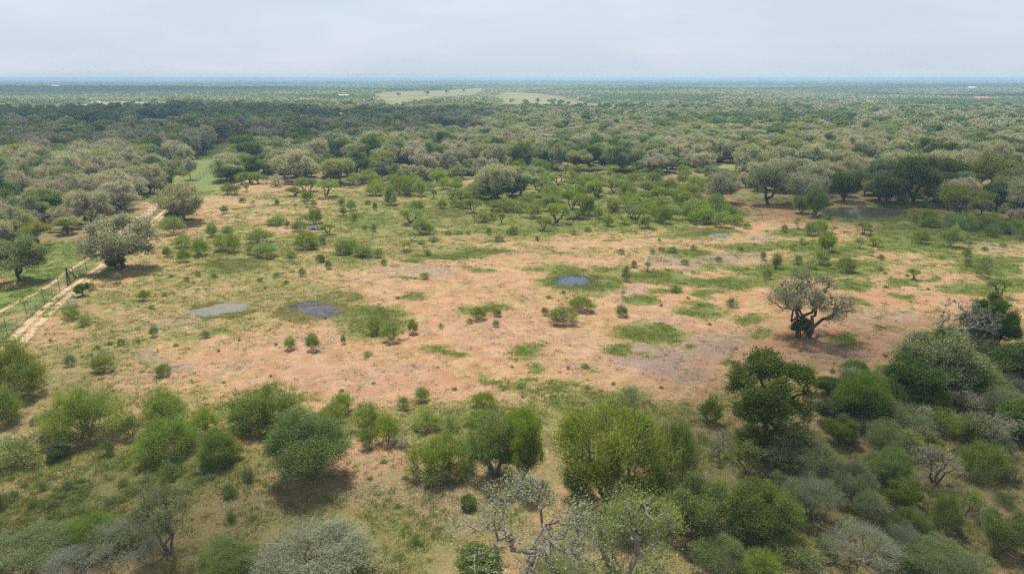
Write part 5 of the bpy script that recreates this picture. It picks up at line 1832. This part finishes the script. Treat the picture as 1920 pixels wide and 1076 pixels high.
M_stone = plain_mat('pale_stone', (0.55, 0.50, 0.42), .9)
tk = [tuft(1, 26, .16, .16, ['blade', 'feather'], .03), tuft(2, 34, .12, .26, ['blade', 'olive'], .03), tuft(3, 20, .18, .12, ['straw', 'blade'], .025),
      tuft(4, 22, .12, .2, ['straw', 'grey'], .03, .5), tuft(5, 30, .09, .3, ['grey', 'straw'], .03, .4), tuft(6, 26, .3, .2, ['bluegreen', 'olive'], .045, .7),
      stone(7), tuft(8, 22, .45, .14, ['dark', 'olive'], .035, 1.4)]
for i, me in enumerate(tk):
    c = bpy.data.collections.new('tuft %03d' % i)
    lib2.children.link(c)
    c.objects.link(bpy.data.objects.new('tuft', me))
rg = np.random.default_rng(77)


def sample(n, ymin=40, ymax=240):
    """even over the picture's depth: denser close by"""
    y = ymin * (ymax / ymin) ** rg.random(n)
    x = rg.uniform(-1, 1, n) * (.80 * y + 14)
    return x, y


def keep_out(x, y):
    m_ = np.zeros(len(x), bool)
    for e in PE.values():
        m_ |= edist(e, x, y) < 1.1
    return m_


pts = []
x, y = sample(170000)
gv, lv, tv, dv = look(G1, x, y), look(L1, x, y), look(T1, x, y), look(D1, x, y)
cl_ = fbm(x, y, 3.0, 3, 17)
u = rg.random(len(x))
ko = keep_out(x, y)
sc_ = 1 + y / 160
sel = np.full(len(x), -1)
sel[(u < gv * .9) & (cl_ > -.35)] = 1
sel[(sel == 1) & (u < gv * .35)] = 0
sel[(sel < 0) & (u < .16 + lv * .2 + tv * .15) & (cl_ > -.1)] = 4
sel[(sel == 4) & (u < .05)] = 2
sel[(sel < 0) & (u > .93) & (lv > .2) & (cl_ > .1)] = 5
sel[(sel < 0) & (u > .996)] = 6
ok = (sel >= 0) & ~ko
zt = zg(x, y)
for i in np.nonzero(ok)[0]:
    s = float(sc_[i] * rg.uniform(.6, 1.35))
    if sel[i] == 6:
        s = float(rg.uniform(.06, .2))
    if sel[i] == 5:
        s = float(rg.uniform(.6, 1.5))
    pts.append((x[i], y[i], zt[i], rg.uniform(0, 6.28), s, s, s * float(rg.uniform(.7, 1.1)), sel[i]))
scatter('grass', lib2, pts, 'short grass tufts, dry stubble and pebbles scattered over the ground')
print('tufts', len(pts))
pts = []
for k_, dens, lo in (('oval', 150, .86), ('dark', 130, .8), ('muddy', 60, .95), ('wood', 60, .95), ('puddle', 12, .8)):
    c, a, b = PE[k_]
    for _ in range(dens):
        th_ = rg.uniform(0, 6.28)
        q = rg.uniform(lo, 1.15) if rg.random() < .85 else rg.uniform(.4, 1.0)
        p = c + a * math.cos(th_) * q + b * math.sin(th_) * q
        if k_ == 'dark' and p[0] > c[0] + .5 and rg.random() < .5:
            continue
        s = float(rg.uniform(.4, 1.0))
        pts.append((p[0], p[1], -.08, rg.uniform(0, 6.28), s, s, s * .6, 7))
scatter('reeds', lib2, pts, 'dark water weed and reed clumps standing in the ponds')

# ------------------------------------------------------------------ dead wood
M_dw = {'grey': bark_mat('weathered_log', (0.16, 0.14, 0.125), (0.33, 0.31, 0.28)), 'dark': bark_mat('charred_log', (0.035, 0.03, 0.032), (0.09, 0.08, 0.08)),
        'brown': bark_mat('brown_log', (0.09, 0.065, 0.05), (0.2, 0.16, 0.13))}


def pile(px, py, wid, dep, hgt, n, mat, label, seed, r=(.05, .14), L=(1.0, 2.6), name='brush_pile'):
    rng = np.random.default_rng(seed)
    cx, cy, _ = G(px, py)
    A0 = np.c_[rng.normal(size=n) * wid / 3.4, rng.normal(size=n) * dep / 3.4, np.zeros(n)]
    rr = np.clip(1 - np.hypot(A0[:, 0] / wid * 1.8, A0[:, 1] / dep * 1.8), .08, 1)
    A0[:, 2] = rr * hgt * rng.uniform(.1, 1, n)
    d = unit(np.c_[rng.normal(size=(n, 2)), rng.normal(size=n) * .22])
    LL = rng.uniform(L[0], L[1], n)[:, None]
    R = rng.uniform(r[0], r[1], n)
    mid = A0 + rng.normal(size=(n, 3)) * .08
    P0 = A0 - d * LL / 2
    P1 = A0 + d * LL / 2 + rng.normal(size=(n, 3)) * .15
    P0[:, 2] = np.maximum(P0[:, 2], R * .8)
    P1[:, 2] = np.maximum(P1[:, 2], R * .8)
    mid[:, 2] = np.maximum(mid[:, 2], R * .8)
    V, Q = tubes(np.r_[P0, mid], np.r_[mid, P1], np.r_[R, R * .85], np.r_[R * .85, R * .5], 6)
    me = mesh_np(name, V, Q, [M_dw[mat]])
    put(name, me, loc=(cx, cy, zg1(cx, cy)), label=label, cat='wood pile')
    return cx, cy


pile(590, 431, 3.8, 2.4, 1.1, 60, 'grey', 'tangled pile of grey logs beside a shrub at upper left of the clearing', 1)
pile(1082, 411, 5.5, 3.0, 1.0, 80, 'dark', 'blackened brush pile under the thorn trees behind the clearing', 2)
pile(95, 822, 3.4, 1.6, .7, 70, 'brown', 'low brown pile of branches behind the left front shrubs', 3, (.02, .06), (.8, 2.2))
pile(1645, 955, 2.4, 2.2, .5, 34, 'grey', 'scattered grey dead branches between the lone olive shrub and silvery shrubs', 4, (.02, .07), (.6, 2.0))
pile(1665, 985, 2.0, 1.2, .4, 26, 'brown', 'dark broken sticks on bare soil below the yellower shrub', 5, (.02, .06), (.5, 1.6))
pile(1440, 900, 3.0, 1.6, .6, 34, 'dark', 'dark fallen limbs beneath the broad silvery-green shrub', 6, (.03, .08), (.8, 2.4))
pile(220, 532, 1.6, 1.0, .4, 26, 'brown', 'rooty brown stump debris on the red mound', 7, (.03, .08), (.4, 1.1))
pile(1355, 1000, 2.0, 1.2, .4, 30, 'grey', 'pale dead sticks between the dense shrubs at the bottom right', 8, (.02, .045), (.8, 2.0))
pile(1528, 418, 4.0, 1.6, .3, 30, 'brown', 'brown sticks on the red mound below the rounded trees', 9, (.03, .07), (.5, 1.6))
pile(1590, 1010, 1.6, 1.0, .3, 24, 'brown', 'small scatter of brown sticks left of the straw-coloured shrub', 10, (.015, .04), (.4, 1.2))


def fallen(px, py, length, ang, mat, label, seed, r=.12):
    rng = np.random.default_rng(seed)
    cx, cy, _ = G(px, py)
    T = np.c_[length * rng.uniform(.35, 1, 22), rng.normal(size=22) * length * .13, np.abs(rng.normal(size=22)) * .25 + .08]
    A_, par, tips = grow(rng, T, [np.array([0, 0, .12]), np.array([length * .15, 0, .14]), np.array([length * .3, .05, .14])], .2, .1, 2)
    V, Q, R = limb_mesh(A_, par, tips, .02, .55, 5, r)
    o = put('fallen_branch', mesh_np('fallen_branch', V, Q, [M_dw[mat]]), loc=(cx, cy, zg1(cx, cy)), label=label, cat='fallen branch')
    o.rotation_euler = (0, 0, ang)


fallen(1482, 1036, 5.0, -.55, 'dark', 'dark fallen branch on bare soil right of the big olive shrub', 1)
fallen(72, 822, 3.4, .35, 'grey', 'pale fallen log beside the brown pile of branches', 2, .16)
fallen(1690, 985, 2.4, -.5, 'dark', 'short dark fallen branch at the lower right', 3, .07)
fallen(1560, 1000, 2.6, .7, 'grey', 'grey fallen limb leaning by the silvery ball shrub', 4, .08)
fallen(5, 1008, 1.0, .9, 'grey', 'small grey dead branch near the bottom left edge', 5, .05)

# ------------------------------------------------------------------ far buildings
HM = {'white': plain_mat('white_paint', (0.52, 0.52, 0.50), .7), 'tan': plain_mat('tan_wall', (0.42, 0.34, 0.25), .8), 'dark': plain_mat('dark_wall', (0.08, 0.09, 0.11), .7),
      'red': plain_mat('red_roof', (0.36, 0.14, 0.09), .8), 'glass': plain_mat('window_glass', (0.05, 0.06, 0.08), .2)}
for (px, py, wp, wl_, rf, lab, cat) in HOUSES:
    x, y, r = G(px, py)
    z = zg1(x, y)
    W = wp * r / 1280
    D = W * .5
    Hh = 3.6 if y < 2000 else (5.5 if y < 3500 else 10)
    Rh = Hh + (3.2 if y < 2000 else 5)
    t_ = put(cat, None, None, (x, y, z), label=lab, cat=cat)
    t_.rotation_euler = (0, 0, math.radians((px * 37) % 30 - 15))
    V, Q = box((0, 0, Hh / 2 - 1.5), (W, D, Hh + 3))
    put('wall', mesh_np('wall', V, Q, [HM[wl_]]), t_)
    e = .5
    a, b = W / 2 + e, D / 2 + e
    V = np.array([[-a, -b, Hh], [a, -b, Hh], [a, 0, Rh], [-a, 0, Rh], [-a, b, Hh], [a, b, Hh],
                  [-a, -b, Hh + .3], [a, -b, Hh + .3], [a, 0, Rh + .3], [-a, 0, Rh + .3], [-a, b, Hh + .3], [a, b, Hh + .3]])
    Q = np.array([[6, 7, 8, 9], [9, 8, 11, 10], [0, 3, 2, 1], [3, 4, 5, 2], [0, 1, 7, 6], [4, 10, 11, 5], [0, 6, 9, 3], [3, 9, 10, 4], [1, 2, 8, 7], [2, 5, 11, 8]])
    ro = put('roof', mesh_np('roof', V, Q, [HM[rf]]), t_)
    V = np.array([[W / 2, -D / 2, Hh], [W / 2, D / 2, Hh], [W / 2, 0, Rh], [-W / 2, -D / 2, Hh], [-W / 2, D / 2, Hh], [-W / 2, 0, Rh]])
    put('gable', mesh_np('gable', V, np.array([[0, 1, 2], [3, 5, 4]]), [HM[wl_]]), t_)
    if cat == 'house':
        V, Q = box((W * .2, D * .1, Rh), (1.2, 1.2, 2.4))
        put('chimney', mesh_np('chimney', V, Q, [HM['tan']]), ro)
    for q in (-.3, .05, .32):
        V, Q = box((W * q, -D / 2 - .03, Hh * .5), (min(1.6, W * .12), .08, 1.5))
        put('window', mesh_np('window', V, Q, [HM['glass']]), t_)
    V, Q = box((W * -.12, -D / 2 - .03, 1.05), (1.1, .08, 2.1))
    put('door', mesh_np('door', V, Q, [HM['dark']]), t_)

# ------------------------------------------------------------------ birds
M_bird = plain_mat('black_feathers', (0.03, 0.03, 0.035), .8)


def bird(px, py, dist, span, label):
    x = (px - 960) / 1280
    yy_ = (538 - py) / 1280
    d = np.array([x, CP + yy_ * SP, -SP + yy_ * CP])
    p = np.array([0, 0, CAM_H]) + d / np.linalg.norm(d) * dist
    t_ = put('bird', None, None, tuple(p), label=label, cat='bird')
    s = span / 2
    V, Q = tubes([[0, -.28 * s, 0], [0, -.1 * s, .02], [0, .2 * s, .03], [0, .42 * s, .03]], [[0, -.1 * s, .02], [0, .2 * s, .03], [0, .42 * s, .03], [0, .55 * s, .02]],
                 [.02 * s, .1 * s, .12 * s, .08 * s], [.1 * s, .12 * s, .08 * s, .02 * s], 8)
    put('body', mesh_np('body', V, Q, [M_bird]), t_)
    for sg in (-1, 1):
        V = np.array([[.06 * sg, .28, .03], [.5 * sg, .34, .16], [1.0 * sg, .1, .1], [.55 * sg, .0, .14], [.06 * sg, -.06, .03],
                      [.06 * sg, .28, .06], [.5 * sg, .34, .19], [1.0 * sg, .1, .12], [.55 * sg, .0, .17], [.06 * sg, -.06, .06]]) * s
        Q = np.array([[0, 1, 3, 4], [1, 2, 2, 3], [5, 6, 8, 9], [6, 7, 7, 8], [0, 1, 6, 5], [1, 2, 7, 6], [2, 3, 8, 7], [3, 4, 9, 8]])
        me = bpy.data.meshes.new('wing')
        me.from_pydata([tuple(v) for v in V], [], [[0, 1, 3, 4], [1, 2, 3], [5, 6, 8, 9], [6, 7, 8], [0, 1, 6, 5], [1, 2, 7, 6], [2, 3, 8, 7], [3, 4, 9, 8]])
        me.materials.append(M_bird)
        put('wing', me, t_)
    V = np.array([[-.05, -.25, 0], [.05, -.25, 0], [.14, -.6, 0], [-.14, -.6, 0], [-.05, -.25, .03], [.05, -.25, .03], [.14, -.6, .03], [-.14, -.6, .03]]) * s
    put('tail', mesh_np('tail', V, np.array([[0, 1, 2, 3], [4, 7, 6, 5], [0, 4, 5, 1], [2, 6, 7, 3], [1, 5, 6, 2], [0, 3, 7, 4]]), [M_bird]), t_)


bird(166, 135, 300, .8, 'tiny dark bird flying just above the horizon at the left')
bird(281, 82, 330, .7, 'faint speck of a bird higher in the sky at the left')

# ------------------------------------------------------------------ labels that single each plant out
MARK = [('the milky pond', 412, 579), ('the dark blue-grey pond', 588, 579), ('the oval pond', 1076, 526), ('the wood-edge pond', 1618, 398), ('the tiny puddle', 1352, 442),
        ('the braced fence post', 130, 528), ('the fence-side grey oak', 232, 500), ('the upper fence oak', 345, 414), ('the lone thorn trees', 1510, 632),
        ('the tall broad-leaved tree', 1443, 836), ('the bleached dead tree', 1797, 680), ('the grey log pile', 590, 430), ('the blackened brush pile', 1082, 410),
        ('the dark rounded tree', 578, 920), ('the neat dome shrub', 909, 768), ('the red mound by the wood-edge pond', 1520, 412), ('the centre background oak', 930, 372),
        ('the long green hollow', 880, 480), ('the brown-green hollow', 440, 496), ('the large green soil patch', 1228, 624), ('the wide front shrub', 315, 868),
        ('the braided green strip', 845, 664), ('the upright young tree', 318, 1030), ('the broadest feathery tree', 1142, 980), ('the pale oak on tan ground', 1350, 378),
        ('the left end of the grass lane', 360, 350), ('the tan hollow in the grass', 845, 400), ('the left green soil patch', 695, 592), ('the damp green crescent', 1525, 504),
        ('the right-edge green patch', 1850, 548), ('the big feathery left shrub', 163, 836), ('the lower green crescent', 1315, 580),
        ('the silvery ball shrub', 1520, 985), ('the lone olive shrub', 1660, 912), ('the straw-coloured twiggy shrub', 1612, 1060), ('the bare grey thorn tree', 1752, 900),
        ('the dark spreading tree at the right', 1800, 404), ('the green thicket of the belt', 1250, 415), ('the back of the thorn belt', 1100, 350), ('the right end of the thorn belt', 1360, 420)]
MW = [(n, *G(a, b)[:2]) for n, a, b in MARK]
MARK += [('the middle of the right thicket', 1700, 770), ('the top of the right thicket', 1745, 700), ('the lower side of the thicket', 1690, 835), ('the right edge by the dead tree', 1890, 760),
         ('the dense green shrub at the bottom', 1300, 1010), ('the bottom right corner', 1860, 1050), ('the left end of the thicket', 1600, 790)]
ORD = ['nearest', 'second nearest', 'third nearest', 'fourth nearest', 'fifth nearest', 'sixth nearest', 'seventh nearest', 'eighth nearest', 'ninth nearest', 'tenth nearest']
buckets = {}
for q in ALL:
    if q['label'] is not None:
        continue
    ds = [(math.hypot(q['x'] - a, (q['y'] - b) * .7), n, a, b) for n, a, b in MW]
    d, n, a, b = min(ds)
    dx, dy = q['x'] - a, q['y'] - b
    if abs(dx) > abs(dy) * .75:
        rel = 'left of' if dx < 0 else 'right of'
    else:
        rel = 'beyond' if dy > 0 else 'in front of'
    sz = 'tiny' if q['w'] < 1.3 else ('small' if q['w'] < 3 else ('mid-sized' if q['w'] < 5.5 else 'large'))
    buckets.setdefault((sz, INFO[q['kind']][4].replace('knee-high ', ''), rel, n), []).append((d, q))
for (sz, wd, rel, n), L in buckets.items():
    L.sort(key=lambda v: v[0])
    for i, (d, q) in enumerate(L):
        if len(L) == 1:
            q['label'] = f'{sz} {wd} {rel} {n}'
        else:
            q['label'] = f'{ORD[min(i, 9)]} {sz} {wd} {rel} {n}'
        q['group'] = q['group'] or {'shrub': 'shrubs of the clearing', 'small tree': 'small trees of the clearing', 'bush': 'low bushes of the clearing'}.get(INFO[q['kind']][1], 'trees of the clearing')
NTH = ['leftmost', 'second from left', 'third from left', 'fourth from left', 'fifth from left', 'sixth from left', 'seventh from left', 'eighth from left', 'ninth from left',
       'tenth from left', 'eleventh from left', 'twelfth from left']
same = {}
for q in ALL:
    same.setdefault(q['label'], []).append(q)
for lab, L in same.items():
    if 1 < len(L) <= 12 and lab.count(' ') < 11:
        L.sort(key=lambda q: to_px(q['x'], q['y'])[0])
        for i, q in enumerate(L):
            q['label'] = (f'right one of two: {lab}' if i else f'left one of two: {lab}') if len(L) == 2 else f'{NTH[i]} {lab}'
for q in ALL:
    q['o']['label'] = q['label']
    if q['group']:
        q['o']['group'] = q['group']
from collections import Counter
print(Counter(INFO[q['kind']][0] for q in ALL))

# ------------------------------------------------------------------ clouds that shade parts of the land
def cloud_mat(name, cover, tone):
    m, t = new_mat(name)
    tr = t.nodes.new('ShaderNodeBsdfTransparent')
    di = t.nodes.new('ShaderNodeBsdfDiffuse')
    di.inputs['Color'].default_value = (*tone, 1)
    tl = t.nodes.new('ShaderNodeBsdfTranslucent')
    tl.inputs['Color'].default_value = (*tone, 1)
    m1 = t.nodes.new('ShaderNodeMixShader')
    t.links.new(di.outputs[0], m1.inputs[1])
    t.links.new(tl.outputs[0], m1.inputs[2])
    m2 = t.nodes.new('ShaderNodeMixShader')
    m2.inputs[0].default_value = cover
    t.links.new(tr.outputs[0], m2.inputs[1])
    t.links.new(m1.outputs[0], m2.inputs[2])
    o = t.nodes.new('ShaderNodeOutputMaterial')
    t.links.new(m2.outputs[0], o.inputs['Surface'])
    return m


M_thin, M_thick = cloud_mat('thin_cloud_vapour', .34, (.45, .46, .48)), cloud_mat('thick_cloud_vapour', .56, (.36, .37, .39))


def cloud(px, py, rx, ry, label, alt=900, thick=42, seed=0, wxy=None, heavy=False):
    import bmesh
    if wxy is None:
        e = ell(px, py, rx, ry)
        c, a, b = e
    else:
        c, a, b = np.array(wxy[:2]), np.array([wxy[2], 0]), np.array([0, wxy[3]])
    off = SUN / SUN[2] * alt
    bm = bmesh.new()
    bmesh.ops.create_icosphere(bm, subdivisions=4, radius=1)
    for v in bm.verts:
        p = np.array(v.co)
        n_ = float(fbm(np.array([p[0] * 3 + seed * 5.1]), np.array([p[1] * 3 + p[2] * 2]), 1.6, 3, seed)[0])
        rr = 1 + .38 * n_
        xy = (a * p[0] + b * p[1]) * rr
        v.co = (xy[0], xy[1], p[2] * thick * (1 + .5 * n_))
    me = bpy.data.meshes.new('cloud')
    bm.to_mesh(me)
    bm.free()
    me.materials.append(M_thick if heavy else M_thin)
    put('cloud', me, loc=(c[0] + off[0], c[1] + off[1], off[2]), label=label, kind='structure')


cloud(0, 0, 0, 0, 'flat grey cloud over the woods beyond the left oak wood', seed=1, wxy=(-350, 585, 330, 240), thick=78, heavy=True)
cloud(0, 0, 0, 0, 'thin cloud over the thicket at the lower right', seed=2, wxy=(62, 62, 46, 34), alt=880, thick=30)
cloud(0, 0, 0, 0, 'thin cloud over the wood at the right of the clearing', seed=3, wxy=(170, 205, 115, 42), alt=860, thick=26)
cloud(0, 0, 0, 0, 'long cloud over the far woods at the left', seed=4, wxy=(-1500, 2300, 800, 420), alt=1100, thick=70, heavy=True)
cloud(0, 0, 0, 0, 'long cloud over the far woods at the right', seed=5, wxy=(1500, 1500, 620, 180), alt=1100, thick=70, heavy=True)
cloud(0, 0, 0, 0, 'broad cloud over the horizon woods at the right', seed=6, wxy=(2200, 3900, 1500, 700), alt=1300, thick=80, heavy=True)
cloud(0, 0, 0, 0, 'small thin cloud over the lower left corner', seed=7, wxy=(-38, 50, 26, 9), alt=850, thick=18)
cloud(0, 0, 0, 0, 'broad cloud over the horizon woods at the centre', seed=8, wxy=(-500, 5200, 1900, 900), alt=1300, thick=80, heavy=True)

# ------------------------------------------------------------------ haze
M_hz, t = new_mat('haze_air')
pv = t.nodes.new('ShaderNodeVolumePrincipled')
pv.inputs['Color'].default_value = (.50, .76, .98, 1)
pv.inputs['Density'].default_value = HAZE
pv.inputs['Anisotropy'].default_value = 0.0
o_ = t.nodes.new('ShaderNodeOutputMaterial')
t.links.new(pv.outputs[0], o_.inputs['Volume'])
zmin = float(Z.min())
hb = 17500
V, Q = box((0, 6000, (zmin - 1 + 42) / 2), (2 * hb, 2 * hb + 2000, 42 - (zmin - 1)))
put('haze', mesh_np('haze', V, Q, [M_hz]), kind='stuff', label='thin bluish summer haze over the whole land')
